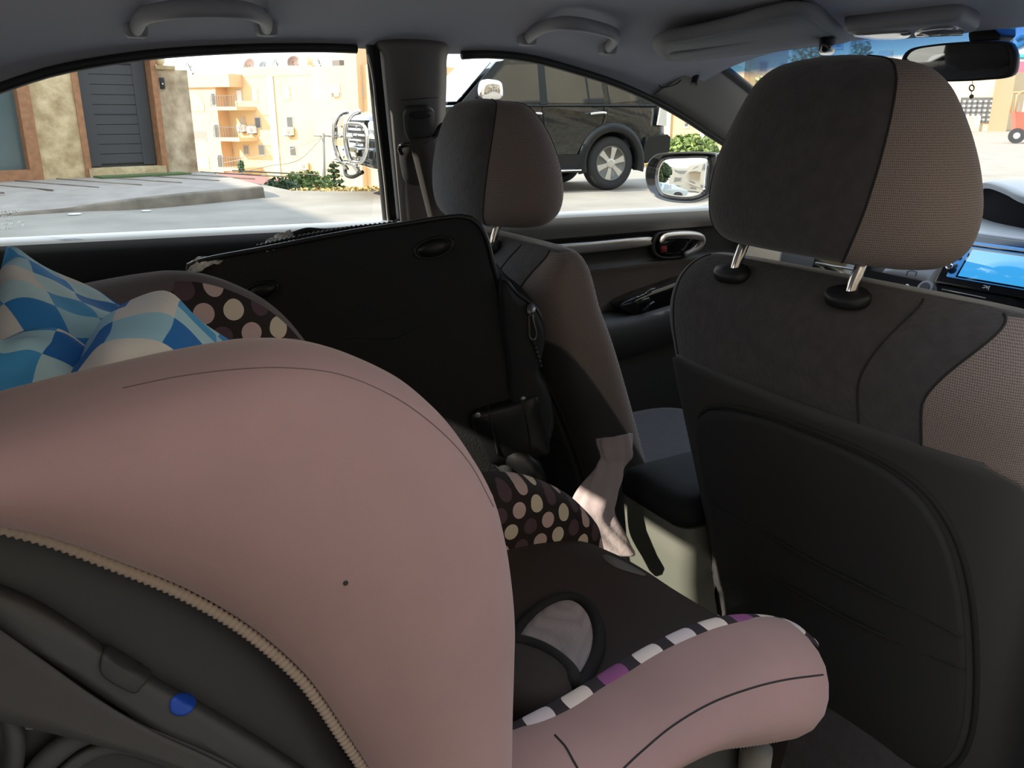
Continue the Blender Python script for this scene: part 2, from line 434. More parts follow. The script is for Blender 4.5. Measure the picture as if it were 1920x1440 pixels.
net = [[Vector((-0.7 + 1.4 * i / 4, -1.0 - 0.78 * j / 3, 0.93 + 0.02 * j / 3)) for i in range(5)] for j in range(4)]
mesh('trim_7', *grid(net), M['dark_grey'], kind='structure')
# side panes
def pane(nm, y0, y1, s=1, label=None):
    rows = []
    for i in range(25):
        y = y0 + (y1 - y0) * i / 24; zb = belt(y) - 0.01; zt = max(zE(y) + 0.004, zb + 0.002)
        rows.append([Vector((s * (gx(zb + (zt - zb) * k / 4) - 0.006), y, zb + (zt - zb) * k / 4)) for k in range(5)])
    return mesh(nm, *grid(rows), M['glass'], kind='structure', label=label)
rw = pane('window_1', -0.96, -0.10, label='rear door window pane')
pane('window_2', 0.0, 1.10, label='front door window pane')
pane('window_5', 0.06, 1.10, -1)
# etched maker's marks low in the rear pane's corner: rows of tiny pale lettering, reversed as in the photograph
etch = mat('etched_white', (0.85, 0.88, 0.86, 1), 0.7)
def text(nm, s, fr, a, b, size, m, parent=None, flip=False, h=0.0006, kind=None, weight=0):
    cu = bpy.data.curves.new(nm, 'FONT'); cu.body = s; cu.size = size; cu.extrude = h; cu.offset = weight
    ob = bpy.data.objects.new(nm, cu); COL.objects.link(ob)
    dg = bpy.context.evaluated_depsgraph_get(); me = bpy.data.meshes.new_from_object(ob.evaluated_get(dg))
    V = [fr(a + (-v.co.x if flip else v.co.x), b + v.co.y, v.co.z) for v in me.vertices]; F = [tuple(p.vertices) for p in me.polygons]
    bpy.data.objects.remove(ob); bpy.data.curves.remove(cu)
    return mesh(nm, V, F, m, parent, smooth=False, kind=kind)
gp = G(0, 425, 0.002)
gfr = Frame(gp, (0, 1, 0), up=(0.418, 0, 0.908))
mv, mf = [], []
text('etched_mark', 'SECURITE', gfr, 0.030, 0.024, 0.0075, etch, rw, True, 0.0002)
for k, (wd, s) in enumerate(((0.020, 'E6 43R'), (0.018, '001623'), (0.020, 'AS2 M35'))):
    text('etched_mark', s, gfr, wd, 0.016 - 0.007 * k, 0.005, etch, rw, True, 0.0002)
text('etched_mark', 'VUSS', gfr, 0.016, -0.006, 0.007, etch, rw, True, 0.0002)
mesh('etched_mark', *tube([gfr(0.030 + 0.004 * math.cos(a), 0.004 + 0.004 * math.sin(a), 0.001) for a in [k * PI / 8 for k in range(16)]], 0.0004, 6, closed=True), etch, rw)

# left doors: moulded panels swept along the car
def door(nm, y0, y1, s, label, zones):
    lab = label
    sec = lambda y: [(-0.715, belt(y) - 0.008), (-0.69, belt(y) + 0.002), (-0.672, belt(y) + 0.001), (-0.662, belt(y) - 0.008), (-0.657, belt(y) - 0.03), (-0.664, 0.885), (-0.672, 0.87), (-0.672, 0.82), (-0.664, 0.805), (-0.672, 0.78), (-0.68, 0.70), (-0.66, 0.64), (-0.655, 0.50), (-0.68, 0.30)]
    n = len(sec(0)); ys = [y0 + (y1 - y0) * i / 20 for i in range(21)]
    base = thing(nm, lab, None, (s * -0.70, y0, 0.30)); base['kind'] = 'structure'
    for a, b, pn, mt in zones:
        rows = []
        for y in ys:
            q_ = [Vector((x * s, y, z)) for x, z in sec(y)]; S = []
            for m_ in range(n - 1):
                for h_ in range(4): S.append(cr(q_[max(0, m_ - 1)], q_[m_], q_[m_ + 1], q_[min(n - 1, m_ + 2)], h_ / 4))
            S.append(q_[-1])
            rows.append(S[a * 4:b * 4 + 1])
        mesh(pn, *grid(rows), mt, base)
    return base
zon_f = [(0, 3, 'sill_highlight_strip', M['sill']), (3, 5, 'upper_panel', M['mid_grey']), (5, 8, 'dark_band', M['black']), (8, 10, 'cloth_insert', M['door_cloth']), (10, 13, 'lower_panel', M['dark_grey'])]
zon_r = [(0, 3, 'sill_highlight_strip', M['sill']), (3, 8, 'upper_panel', mat('rear_door_vinyl', (0.036, 0.038, 0.043, 1), 0.6, bump=(1500, 0.2, 0.0006))), (8, 13, 'lower_panel', M['black'])]
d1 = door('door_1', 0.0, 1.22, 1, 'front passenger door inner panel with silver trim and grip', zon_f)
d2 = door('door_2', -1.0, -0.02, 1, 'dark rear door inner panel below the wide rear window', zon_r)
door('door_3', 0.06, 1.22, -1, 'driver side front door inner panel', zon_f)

# front door fittings
def dp(px, py, x=-0.668): return P(px, py, x=x)
df = Frame(dp(1265, 458), (0, 1, 0), up=(0, 0, 1), n=(1, 0, 0))
def dloc(px, py, x=-0.668): q = df.loc(dp(px, py, x)); return (q[0], q[1])
o = sp2([dloc(*p) for p in ((1000, 462), (1108, 452), (1212, 443), (1216, 451), (1210, 460), (1108, 472), (1000, 481))], 60)
mesh('silver_strip', *puffy(o, [(1, 0.0), (1, 0.008), (0.97, 0.013), (0.5, 0.014)], lambda a, b, h: df(a, b, h)), M['silver'], d1, label='long silver trim strip')
o = sp2([dloc(*p) for p in ((1224, 440), (1250, 432), (1290, 431), (1312, 440), (1306, 462), (1280, 480), (1240, 484), (1220, 472))], 48)
hs = mesh('handle_surround', *puffy(o, [(1, -0.004), (1, 0.006), (0.95, 0.010), (0.88, 0.008), (0.86, -0.012)], lambda a, b, h: df(a, b, h)), M['dark_grey'], d1)
o = sp2([dloc(*p) for p in ((1234, 450), (1268, 444), (1296, 444), (1288, 466), (1262, 476), (1236, 474))], 40)
mesh('handle_recess', *puffy(o, [(1, -0.002), (0.98, 0.0105), (0.5, 0.011)], lambda a, b, h: df(a, b, h)), M['gloss'], d1)
path = spline([df(*dloc(1232, 452), 0.016), df(*dloc(1238, 441), 0.022), df(*dloc(1270, 438), 0.026), df(*dloc(1298, 441), 0.024), df(*dloc(1305, 450), 0.022), df(*dloc(1296, 464), 0.02), df(*dloc(1276, 476), 0.014)], 40)
mesh('door_handle', *tube(path, lambda q: 0.0065 + 0.003 * math.sin(PI * q), 10), M['silver'], d1, label='silver door pull')
mesh('lock_flag', *df.box(dloc(1234, 462)[0], dloc(1240, 462)[0] + 0.006, dloc(1236, 472)[1], dloc(1236, 460)[1], 0.009, 0.014), mat('red_flag', (0.35, 0.03, 0.03, 1), 0.5), d1, label='small red lock marker')
# armrest and switch plate
ar = spline([P(1040, 640, x=-0.63), P(1120, 622, x=-0.63), P(1180, 612, x=-0.63), P(1230, 598, x=-0.63), P(1300, 575, x=-0.63), P(1400, 540, x=-0.63)], 30)
rows = []
for p in ar:
    rows.append([Vector((-0.69 + 0.075 * a, p.y, p.z + b)) for a, b in ((0, 0.028), (0.5, 0.03), (0.85, 0.024), (1.0, 0.005), (1.0, -0.03), (0.7, -0.08), (0, -0.11))])
mesh('armrest', *grid(rows), M['dark_grey'], d1)
plate = [P(*q, x=-0.64) for q in ((1158, 573), (1185, 556), (1230, 540), (1300, 520), (1310, 560), (1235, 578), (1210, 594), (1180, 588))]
o = sp2([(p.y, p.z) for p in plate], 40)
sw = mesh('switch_plate', *puffy(o, [(1, -0.672), (1, -0.632), (0.96, -0.628), (0.5, -0.628)], lambda a, b, h: Vector((h, a, b))), M['gloss'], d1)
for a, b in (((1185, 566), (1200, 556)), ((1196, 570), (1216, 560)), ((1210, 552), (1228, 541)), ((1206, 584), (1226, 566))):
    mesh('switch', *tube(spline([P(*a, x=-0.622), P((a[0] + b[0]) / 2, (a[1] + b[1]) / 2 - 2, x=-0.618), P(*b, x=-0.622)], 10), 0.004, 8), M['gloss'], sw)

# B pillar between the left doors
rows = []
for py in (66, 84, 105, 140, 180, 220, 260, 300, 340, 380, 430, 470):
    q = (py - 95) / 325; xl = 709 + 34 * q; xr = 839 - 10 * q
    if py < 100: xl -= (100 - py) * 0.6; xr += (100 - py) * 0.6
    n = 11; r = []
    for k in range(n):
        f = k / (n - 1); off = 0.045 * math.sin(PI * f) ** 0.4 + 0.004
        if py < 70: off -= 0.03
        r.append(G(xl + (xr - xl) * f, py, off))
    rows.append(r)
BP = grid(patch(rows, 20, 50)); BB = bvh(BP)
mesh('trim_8', *BP, M['pillar'], kind='structure', label='grey trimmed pillar between the two side windows')
rows = []
for py in (84, 95, 130, 200, 300, 400, 440):
    q = (py - 95) / 325
    rows.append([G(686 + 32 * q, py, 0.0), G(688 + 32 * q, py, 0.016), G(699 + 33 * q, py, 0.022), G(703 + 33 * q, py, 0.014), G(712 + 33 * q, py, 0.02)])
mesh('trim_9', *grid(patch(rows, 12, 30)), M['rubber'], kind='structure')
mesh('trim_10', *tube(spline([G(690, 102, 0.026), G(700, 150, 0.026), G(708, 230, 0.026), G(720, 330, 0.026), G(729, 425, 0.026)], 30), 0.0022, 6), M['silver'], kind='structure')
mesh('trim_12', *box((-0.73, -0.06, 0.28), (-0.672, 0.03, 0.95)), M['pillar'], smooth=False, kind='structure')
# thin joint across the pillar and the plate under the belt
mesh('trim_11', *tube(on(BB, [(752 + 4 * i, 188 - 0.3 * i) for i in range(20)], 0.0), 0.0009, 6), M['black'], kind='structure')

# seat belt: adjuster, slotted guide, webbing
sb = thing('seat_belt', 'grey seat belt hanging from a sliding guide on the left pillar', 'seat belt', hit(BB, 785, 400))
mesh('height_adjuster', *patch_on(BB, ((757, 202), (780, 197), (803, 199), (806, 225), (802, 252), (785, 262), (766, 260), (757, 235)), [(1, -0.002), (1, 0.012), (0.92, 0.016), (0.5, 0.017)]), M['dark_grey'], sb)
mesh('adjuster_button', *patch_on(BB, ((762, 203), (780, 200), (799, 202), (796, 212), (780, 216), (764, 211)), [(1, 0.012), (0.9, 0.0185), (0.5, 0.018)], 24), M['black'], sb)
mesh('belt_guide', *tube(spline(on(BB, ((754, 281), (751, 268), (760, 263), (785, 261), (804, 250), (814, 232), (822, 229), (823, 243), (812, 262)), 0.016), 40), 0.005, 8), M['gloss'], sb)
mesh('plate', *patch_on(BB, ((752, 275), (800, 275), (815, 300), (812, 340), (790, 347), (765, 343), (754, 325)), [(1, -0.002), (1, 0.002), (0.95, 0.004), (0.5, 0.004)]), M['dark_grey'], sb)
rows = []
for i in range(14):
    q = i / 13; y = 262 + 160 * q
    a = G(766 + 40 * q + 0 * y, y, 0.066 + 0.03 * q); b = G(811 + 26 * q, y - 6 + 0 * q, 0.066 + 0.03 * q)
    rows.append([a, a.lerp(b, 0.5) + Vector((0.002, 0, 0)), b])
mesh('webbing', *grid(rows), mat('pillar_belt_webbing', (0.085, 0.08, 0.08, 1), 0.8, bump=(1200, 0.4, 0.0006)), sb, solid=0.0016)

# rear bench, cabin floor
rb = thing('rear_bench', 'charcoal cloth rear bench under the child seat and suitcase', 'seat', (0, -0.8, 0.28))
M['suede'] = mat('charcoal_suede', (0.056, 0.050, 0.053, 1), 0.95, bump=(160, 0.45, 0.002), vary=(70, 0.16), sheen=0.25)
V, F = box((-0.66, -0.98, 0.30), (0.66, -0.34, 0.49)); mesh('cushion', V, F, M['suede'], rb, bevel=0.05)
rows = [[Vector((-0.62 + 1.24 * i / 10, yy, zz)) for i in range(11)] for yy, zz in ((-0.90, 0.46), (-0.915, 0.6), (-0.93, 0.8), (-0.96, 0.93), (-1.0, 0.98), (-1.06, 0.97), (-1.08, 0.8))]
mesh('backrest', *grid(rows), M['suede'], rb, solid=0.03)
for hx, hw_ in ((-0.36, 0.12), (0.36, 0.12)):
    rows = [crect(hx - w_ * hw_ / 0.17, hx + w_ * hw_ / 0.17, -1.0 - t_, -1.0 + t_, z, 0.03) for z, w_, t_ in ((0.98, 0.12, 0.04), (1.0, 0.16, 0.05), (1.06, 0.17, 0.05), (1.11, 0.16, 0.04), (1.13, 0.12, 0.032))]
    mesh('headrest', *rings(rows), M['suede'], rb)
mesh('floor', *box((-0.72, -1.75, 0.24), (0.72, 1.4, 0.28)), M['carpet'], kind='structure', label='dark carpeted cabin floor')

# roof fittings
def handle(nm, label, a, pts, r, hang, group='grab handles along the roof edge'):
    t = thing(nm, label, 'grab handle', hit(CB, *a), group)
    base = [hit(CB, *p) for p in pts]; c = sum(base, Vector()) / len(base)
    path = []
    for (p, h) in zip(base, hang):
        nrm = (Vector((0.1, p.y, 1.05)) - p).normalized(); path.append(p + nrm * h)
    mesh('grip', *tube(spline(path, 50), r, 12, flat=1.25), M['headliner2'], t)
    for i in (0, -1):
        p = path[i]; q = base[i]
        mesh('mount', *box(p - Vector((0.014, 0.016, 0.012)), p + Vector((0.012, 0.016, 0.012))), M['headliner2'], t, bevel=0.006)
    return t
M['headliner2'] = mat('roof_plastic', (0.30, 0.305, 0.345, 1), 0.6)
handle('grab_handle', 'grab handle above the rear side window', (300, 40), ((253, 52), (262, 22), (285, 4), (330, -8), (390, -10), (440, -6), (470, 8), (490, 28), (497, 50)), 0.0095, (0.006, 0.022, 0.036, 0.042, 0.042, 0.042, 0.036, 0.022, 0.006))
handle('grab_handle', 'grab handle above the front passenger window', (1060, 50), ((985, 70), (1000, 45), (1030, 26), (1065, 25), (1100, 34), (1128, 46), (1140, 62), (1136, 88)), 0.0085, (0.006, 0.022, 0.034, 0.038, 0.038, 0.036, 0.026, 0.006))
vis = thing('sun_visor', 'dark grey sun visor folded up at the top left of the windscreen', 'sun visor', hit(CB, 1400, 50))
vo = ((1222, 84), (1236, 70), (1290, 60), (1360, 44), (1430, 24), (1490, 12), (1530, 16), (1560, 38), (1590, 58), (1600, 66), (1580, 72), (1540, 76), (1440, 88), (1340, 100), (1262, 109), (1236, 101))
def ceil_panel(outline, prof, n=72):
    o = sp2(outline, n); cx = sum(p[0] for p in o) / n; cy = sum(p[1] for p in o) / n; Rs = []
    pl = [hit(CB, x, y) for x, y in ((cx, cy), (cx - 60, cy + 8), (cx + 60, cy - 20))]
    nn = (pl[1] - pl[0]).cross(pl[2] - pl[0]).normalized()
    if nn.z > 0: nn = -nn
    c0 = nn.dot(pl[0]) + 0.012
    for s, h in prof: Rs.append([PP(cx + (x - cx) * s, cy + (y - cy) * s, nn, c0) + nn * h for x, y in o])
    return rings(Rs)
M['visor'] = mat('visor_cloth', (0.25, 0.255, 0.275, 1), 0.85, bump=(900, 0.25, 0.0008))
mesh('panel', *ceil_panel(vo, [(0.9, -0.012), (1, -0.006), (1, 0.004), (0.97, 0.010), (0.90, 0.0125), (0.88, 0.011), (0.86, 0.0125), (0.5, 0.013)]), M['visor'], vis)
mesh('mirror_cover', *ceil_panel(((1255, 90), (1310, 79), (1400, 62), (1484, 43), (1500, 70), (1420, 82), (1330, 94), (1272, 103)), [(1, 0.010), (0.985, 0.0135), (0.95, 0.0142), (0.5, 0.0144)], 48), M['visor'], vis)
mesh('clip', *ceil_panel(((1536, 72), (1545, 68), (1562, 69), (1568, 73), (1558, 77), (1542, 77)), [(1, 0.0), (1, 0.020), (0.8, 0.024)], 20), M['gloss'], vis)
oc = thing('overhead_console', 'overhead map lamp console above the inner mirror', 'roof console', hit(CB, 1700, 40))
mesh('surround', *ceil_panel(((1582, 47), (1640, 40), (1720, 31), (1790, 24), (1815, 30), (1836, 42), (1825, 48), (1760, 56), (1680, 62), (1640, 63), (1605, 56)), [(1, -0.012), (1, 0.004), (0.95, 0.010), (0.5, 0.011)]), M['headliner2'], oc)
for pts in (((1600, 50), (1680, 43), (1712, 43), (1704, 56), (1660, 60), (1630, 58)), ((1726, 40), (1784, 32), (1812, 44), (1790, 49), (1722, 54))):
    mesh('lamp_lens', *ceil_panel(pts, [(1, 0.009), (0.97, 0.0125), (0.5, 0.013)], 32), mat('clear_lens', (0.30, 0.29, 0.29, 1), 0.12, coat=0.5), oc)
mesh('lamp_rim', *tube([ceil_panel(((1722, 51), (1725, 54), (1730, 54), (1727, 51)), [(1, 0.013), (0.9, 0.014)], 8)[0][0], ceil_panel(((1808, 47), (1810, 48), (1812, 46), (1810, 45)), [(1, 0.013), (0.9, 0.014)], 8)[0][0]], 0.002, 8), M['chrome'], oc)
# microphone clipped to the pillar, its wire
mp = hit(AB, 1302, 135) or P(1302, 135, x=-0.54)
mic = thing('microphone', 'small black clip microphone on the front left pillar', 'microphone', mp)
q = lambda px, py, o=0.012: (hit(AB, px, py, o) or P(px, py, x=-0.54 + o))
mesh('capsule', *tube([q(1309, 126, 0.016), q(1296, 148, 0.016)], 0.0075, 12), M['black'], mic, bevel=0.001)
mesh('clip', *tube(spline([q(1297, 120), q(1302, 128), q(1311, 124), q(1313, 108)], 20), 0.003, 8), M['black'], mic)
mesh('wire', *tube(spline([q(1299, 122), q(1290, 130, 0.008), q(1270, 152, 0.005), q(1244, 164, 0.004), q(1236, 160, 0.004)], 30), 0.0013, 6), M['black'], mic)

# inner mirror with its stalk and a hanging charm
MC = P(1806, 116, y=0.66)
rm = thing('rear_view_mirror', 'black framed inner mirror hanging at the top of the windscreen', 'mirror', MC)
mn = Vector((0.16, -0.98, -0.10)).normalized(); me_ = Vector((0, 0, 1)).cross(mn).normalized() * 1.0
mu = mn.cross(me_).normalized()
if mu.z < 0: mu = -mu
mfr = Frame(MC, (0.987, 0.161, 0), up=mu, n=mn)
ml = lambda px, py: mfr.hit(px, py)[:2]
mo = sp2([ml(*p) for p in ((1690, 120), (1704, 94), (1745, 84), (1820, 78), (1885, 78), (1902, 92), (1906, 118), (1896, 143), (1850, 150), (1780, 153), (1700, 152))], 72)
mesh('housing', *puffy(mo, [(0.55, -0.05), (0.85, -0.04), (1, -0.012), (1, 0.002), (0.95, 0.006), (0.91, 0.003)], lambda a, b, h: mfr(a, b, h)), M['black'], rm)
mesh('mirror_glass', *puffy(mo, [(0.90, 0.0), (0.90, 0.0035), (0.5, 0.0036)], lambda a, b, h: mfr(a, b, h)), mat('dimmed_mirror', (0.33, 0.36, 0.37, 1), 0.02, metal=1.0), rm, smooth=False)
mesh('stalk', *rings([[P(x, y, y=0.70) + Vector((0, dy, 0)) for x, y, dy in r] for r in ([(1816, 80, 0), (1870, 78, 0), (1872, 80, 0.03), (1816, 82, 0.03)], [(1814, 66, 0), (1876, 66, 0), (1880, 66, 0.04), (1814, 66, 0.04)], [(1816, 50, 0), (1858, 50, 0), (1866, 52, 0.06), (1816, 52, 0.06)])]), M['black'], rm, bevel=0.004)
hc = thing('hanging_charm', 'small ring charm hanging on a thread under the inner mirror', 'ornament', P(1822, 190, y=0.67))
mesh('thread', *tube([P(1824, 150, y=0.67), P(1823, 160, y=0.67)], 0.0006, 6), M['black'], hc)
mesh('ring', *tube([P(1822 + 4.5 * math.cos(a), 165 + 5.5 * math.sin(a), y=0.67) for a in [k * PI / 10 for k in range(20)]], 0.0012, 6, closed=True), mat('bronze', (0.25, 0.17, 0.10, 1), 0.4, metal=0.8), hc)
mesh('thread', *tube([P(1822, 171, y=0.67), P(1821, 178, y=0.67)], 0.0006, 6), M['black'], hc)
mesh('bead', *disc(P(1821.5, 181, y=0.67), (0.6, -0.8, 0), 0.0035, 16, 0.003), mat('bronze_bead', (0.35, 0.27, 0.17, 1), 0.4, metal=0.6), hc)

# ================================================================== front seats
M['mesh_cloth'] = weave('brown_mesh_cloth', (0.34, 0.265, 0.24, 1), (0.145, 0.114, 0.104, 1), 430)
M['back_plastic'] = mat('seat_back_plastic', (0.052, 0.049, 0.048, 1), 0.62, bump=(1400, 0.3, 0.0006))
M['pocket'] = mat('pocket_cloth', (0.030, 0.029, 0.030, 1), 0.85, bump=(900, 0.3, 0.0006))
M['seam'] = mat('seam_shadow_thread', (0.020, 0.018, 0.018, 1), 0.9)
M['post'] = mat('steel_post', (0.78, 0.74, 0.70, 1), 0.16, metal=1.0)
NK = 64
def sering(cx, yr, yf, w, z, n=2.6, sk=0.0, sf=None, si=10):
    """super-ellipse section; index 0 points to +X, a quarter turn points to +Y; sk leans the ring's rear edge down"""
    yc, t = (yr + yf) / 2, (yf - yr) / 2; r = []
    for j in range(NK):
        a = 2 * PI * j / NK
        if sf:                                   # slide the points so that index SB falls on the seam
            q4 = NK // 4; m_ = j % q4; m_ = m_ if (j // q4) % 2 == 0 else q4 - m_
            ts = math.acos(sf ** (n / 2)); b_ = ts * m_ / si if m_ <= si else ts + (PI / 2 - ts) * (m_ - si) / (q4 - si)
            a = (b_, PI - b_, PI + b_, 2 * PI - b_)[j // q4]
        c, s = math.cos(a), math.sin(a)
        x = math.copysign(abs(c) ** (2 / n), c); y = math.copysign(abs(s) ** (2 / n), s)
        r.append(Vector((cx + w * x, yc + t * y, z + sk * y)))
    return r
def dense(tab, n):
    return [tuple(v) for v in (lambda L: L)([_lerp(tab, i / (n - 1)) for i in range(n)])]
def _lerp(tab, f):
    m = len(tab) - 1; k = min(m - 1, int(f * m)); t = f * m - k
    g = lambda i: tab[max(0, min(m, i))]
    a, b, c, d = g(k - 1), g(k), g(k + 1), g(k + 2)
    return [cr(a[i], b[i], c[i], d[i], t) for i in range(len(b))]
def split(V, F, pred):
    A, B = [], []
    for f in F: (A if pred(f) else B).append(f)
    def sub(fs):
        ids = sorted({i for f in fs for i in f}); mp_ = {i: k for k, i in enumerate(ids)}
        return [V[i] for i in ids], [tuple(mp_[i] for i in f) for f in fs]
    return sub(A), sub(B)
SX = 0.325
HX = 0.281
seat = thing('front_seat', 'charcoal front seat nearest the camera, with brown mesh sides and a back pocket', 'car seat', (SX, 0.12, 0.30), 'front seats')

# headrest
SB = 10
ht = [(1.002, 0.100, 0.012, 0.085), (1.008, 0.132, -0.012, 0.112), (1.026, 0.150, -0.026, 0.134), (1.056, 0.155, -0.031, 0.143), (1.092, 0.148, -0.030, 0.143), (1.126, 0.135, -0.024, 0.137), (1.156, 0.120, -0.015, 0.127), (1.180, 0.104, -0.004, 0.114), (1.196, 0.080, 0.012, 0.098), (1.202, 0.040, 0.032, 0.074)]
Rs = [sering(HX, r[2], r[3], r[1], r[0], 2.35, -0.004, 0.53 + 0.34 * max(0, min(1, (r[0] - 1.0) / 0.2))) for r in dense(ht, 44)]
V, F = rings(Rs)
side = lambda f: all((i % NK) <= SB or (i % NK) >= NK - SB or abs((i % NK) - NK // 2) <= 6 for i in f if i < len(Rs) * NK) and len(f) == 4
sd_, ce_ = split(V, F, side)
hr = mesh('headrest', *ce_, M['suede'], seat)
sr_, sl_ = split(*sd_, lambda f: sd_[0][f[0]].x > HX)
mesh('side_panel', *sr_, M['mesh_cloth'], hr); mesh('side_panel', *sl_, M['mesh_cloth'], hr)
for j in (SB, NK - SB, NK // 2 - 6, NK // 2 + 6):
    mesh('seam', *tube([r[j] for r in Rs], 0.0011, 6), M['seam'], hr)
for dx in (-0.080, 0.080):
    mesh('post', *tube(spline([(HX + dx, 0.000, 0.93), (HX + dx, 0.000, 0.970), (HX + dx, 0.007, 0.995), (HX + dx, 0.024, 1.03)], 8), 0.0060, 16), M['post'], hr)

# backrest
yr = lambda z: -0.02 - (z - 0.857) * 0.25
T = [(0.36, 0.182, 0.15), (0.45, 0.184, 0.16), (0.55, 0.188, 0.17), (0.65, 0.195, 0.165), (0.75, 0.204, 0.155), (0.83, 0.210, 0.145), (0.89, 0.211, 0.135), (0.925, 0.211, 0.128), (0.950, 0.207, 0.118), (0.967, 0.199, 0.104), (0.979, 0.186, 0.086), (0.986, 0.166, 0.064), (0.9885, 0.13, 0.036)]
SD = 13
Ds = dense(T, 70); Rs = []
for z, wd, th in Ds:
    y0 = yr(z); lift = max(0.0, (z - 0.885) / 0.1035)
    Rs.append(sering(SX, y0 + 0.055 * lift ** 2 + 0.02 * lift ** 6, y0 + 0.030 * lift ** 2 + 0.02 * lift ** 6 + th, wd + 0.026, z, 3.6, 0.0, 0.62 + 0.28 * max(0.0, min(1.0, (z - 0.90) / 0.085)) ** 1.5, SD))
V, F = rings(Rs); NR = len(Rs)
SD = 13
SDL = 6
side2 = lambda f: all((i % NK) <= 10 or (i % NK) >= NK - SD or abs((i % NK) - NK // 2) <= SDL for i in f if i < NR * NK) and len(f) == 4
zs = [r[0].z for r in Rs]; kz = min(range(NR), key=lambda i: abs(zs[i] - 0.857)); kt = min(range(NR), key=lambda i: abs(zs[i] - 0.984))
# the knitted side bolsters stop short of the top, and above the plastic at the rear
sd_, ce_ = split(V, F, lambda f: side2(f) and max(f) < NR * NK and f[0] // NK < kt)
SEATB = bvh((V, F))
br = mesh('backrest', *ce_, M['suede'], seat)
sr_, sl_ = split(*sd_, lambda f: sd_[0][f[0]].x > SX)
mesh('side_bolster', *sr_, M['mesh_cloth'], seat); mesh('side_bolster', *sl_, M['mesh_cloth'], seat)
for j in (NK - SD, NK - SD - 2, NK // 2 + SDL + 2):
    mesh('seam', *tube([r[j] for r in Rs[kz - 4:kt + 2]] , 0.0013, 6), M['seam'], br)
# plastic back shell wrapping the lower rear
rows = []
for i in range(0, kz + 1):
    r = Rs[i]; c = Vector((SX, sum(p.y for p in r) / NK, r[0].z)); row = []
    yb = min(p.y for p in r); yf_ = max(p.y for p in r); z = r[0].z
    g = min(0.86, 0.10 + 0.80 * max(0.0, (zs[kz] - z) / 0.32) ** 0.65)        # how far the shell reaches round the side
    ym = yb + g * (yf_ - yb)
    js = [j for j in range(NK // 2 - 15, NK + 16) if r[j % NK].y <= ym]
    a_, b_ = js[0], js[-1]
    cut = lambda p, q: p.lerp(q, (ym - p.y) / (q.y - p.y)) if abs(q.y - p.y) > 1e-6 else p.copy()
    path = [cut(r[a_ % NK], r[(a_ - 1) % NK])] + [r[j % NK].copy() for j in range(a_, b_ + 1)] + [cut(r[b_ % NK], r[(b_ + 1) % NK])]
    L_ = [0.0]
    for p, q in zip(path, path[1:]): L_.append(L_[-1] + (q - p).length)
    for k in range(110):
        s_ = L_[-1] * k / 109; m_ = max(i2 for i2 in range(len(L_) - 1) if L_[i2] <= s_ + 1e-9)
        q = path[m_].lerp(path[m_ + 1], (s_ - L_[m_]) / max(1e-9, L_[m_ + 1] - L_[m_]))
        d = (q - c); d.z = 0; row.append(q + d.normalized() * (0.0075 if 0 < k < 109 else -0.002))
    rows.append(row)
rows.append([p + (Vector((SX, p.y + 0.1, p.z)) - p).normalized() * 0.005 + Vector((0, 0, 0.004)) for p in rows[-1]])
SHELL = grid(rows); SHB = bvh(SHELL)
bp = mesh('back_panel', *SHELL, M['back_plastic'], seat)
po = ((1308, 800), (1318, 776), (1345, 767), (1420, 780), (1540, 822), (1650, 872), (1725, 930), (1775, 1010), (1802, 1110), (1812, 1230), (1808, 1340), (1790, 1405), (1755, 1437), (1700, 1430), (1560, 1370), (1440, 1280), (1345, 1160), (1338, 1080), (1340, 1000), (1322, 900))
mesh('pocket', *patch_on(SHB, po, [(1, -0.004), (1, 0.001), (0.99, 0.0045), (0.95, 0.006), (0.6, 0.006)], 96), M['pocket'], bp)
big = [(1575 + (x - 1575) * 1.03 + 12, 1090 + (y - 1090) * 1.02) for x, y in po]
mesh('groove', *tube(on(SHB, sp2(big, 160), 0.0005), 0.0032, 8), M['seam'], bp)  # dark tube stands in for the shading of the pocket's recess
PB = bvh(patch_on(SHB, po, [(1, -0.004), (1, 0.001), (0.99, 0.0045), (0.95, 0.006), (0.3, 0.006)], 96))
for pts in (((1337, 943), (1420, 990), (1520, 1050), (1620, 1100), (1720, 1150), (1803, 1193)), ((1395, 1045), (1480, 1100), (1600, 1165), (1700, 1210), (1809, 1253))):
    mesh('pocket_seam', *tube(on(PB, [(p.x, p.y) for p in spline([(a, b, 0) for a, b in pts], 40)], 0.0005), 0.0018, 6), M['seam'], bp)
# rosettes at the posts' feet
for dx in (-0.080, 0.080):
    c = Vector((HX + dx, -0.001, 0)); h_ = SEATB.ray_cast(Vector((c.x, c.y, 1.2)), Vector((0, 0, -1)))
    p = h_[0] if h_[0] is not None else Vector((c.x, c.y, 0.975))
    mesh('headrest_guide', *disc(p - Vector((0, 0, 0.002)), (0, -0.35, 1), 0.025, 28, 0.011, 0.0165), M['black'], seat)
# seat cushion
ct = [(0.30, 0.19, -0.02, 0.44), (0.34, 0.205, -0.05, 0.49), (0.42, 0.208, -0.04, 0.51), (0.47, 0.205, -0.02, 0.50), (0.50, 0.18, 0.02, 0.47), (0.505, 0.12, 0.1, 0.38)]
mesh('cushion', *rings([sering(SX, a[2] + 0.10, a[3] + 0.10, a[1], a[0], 4) for a in dense(ct, 20)]), M['suede'], seat)
seat2 = copy_tree(seat, (-0.345, 0.122, 0.275), 'charcoal front seat on the far side, behind which the suitcase leans', rot=(math.radians(3.6), 0, 0))

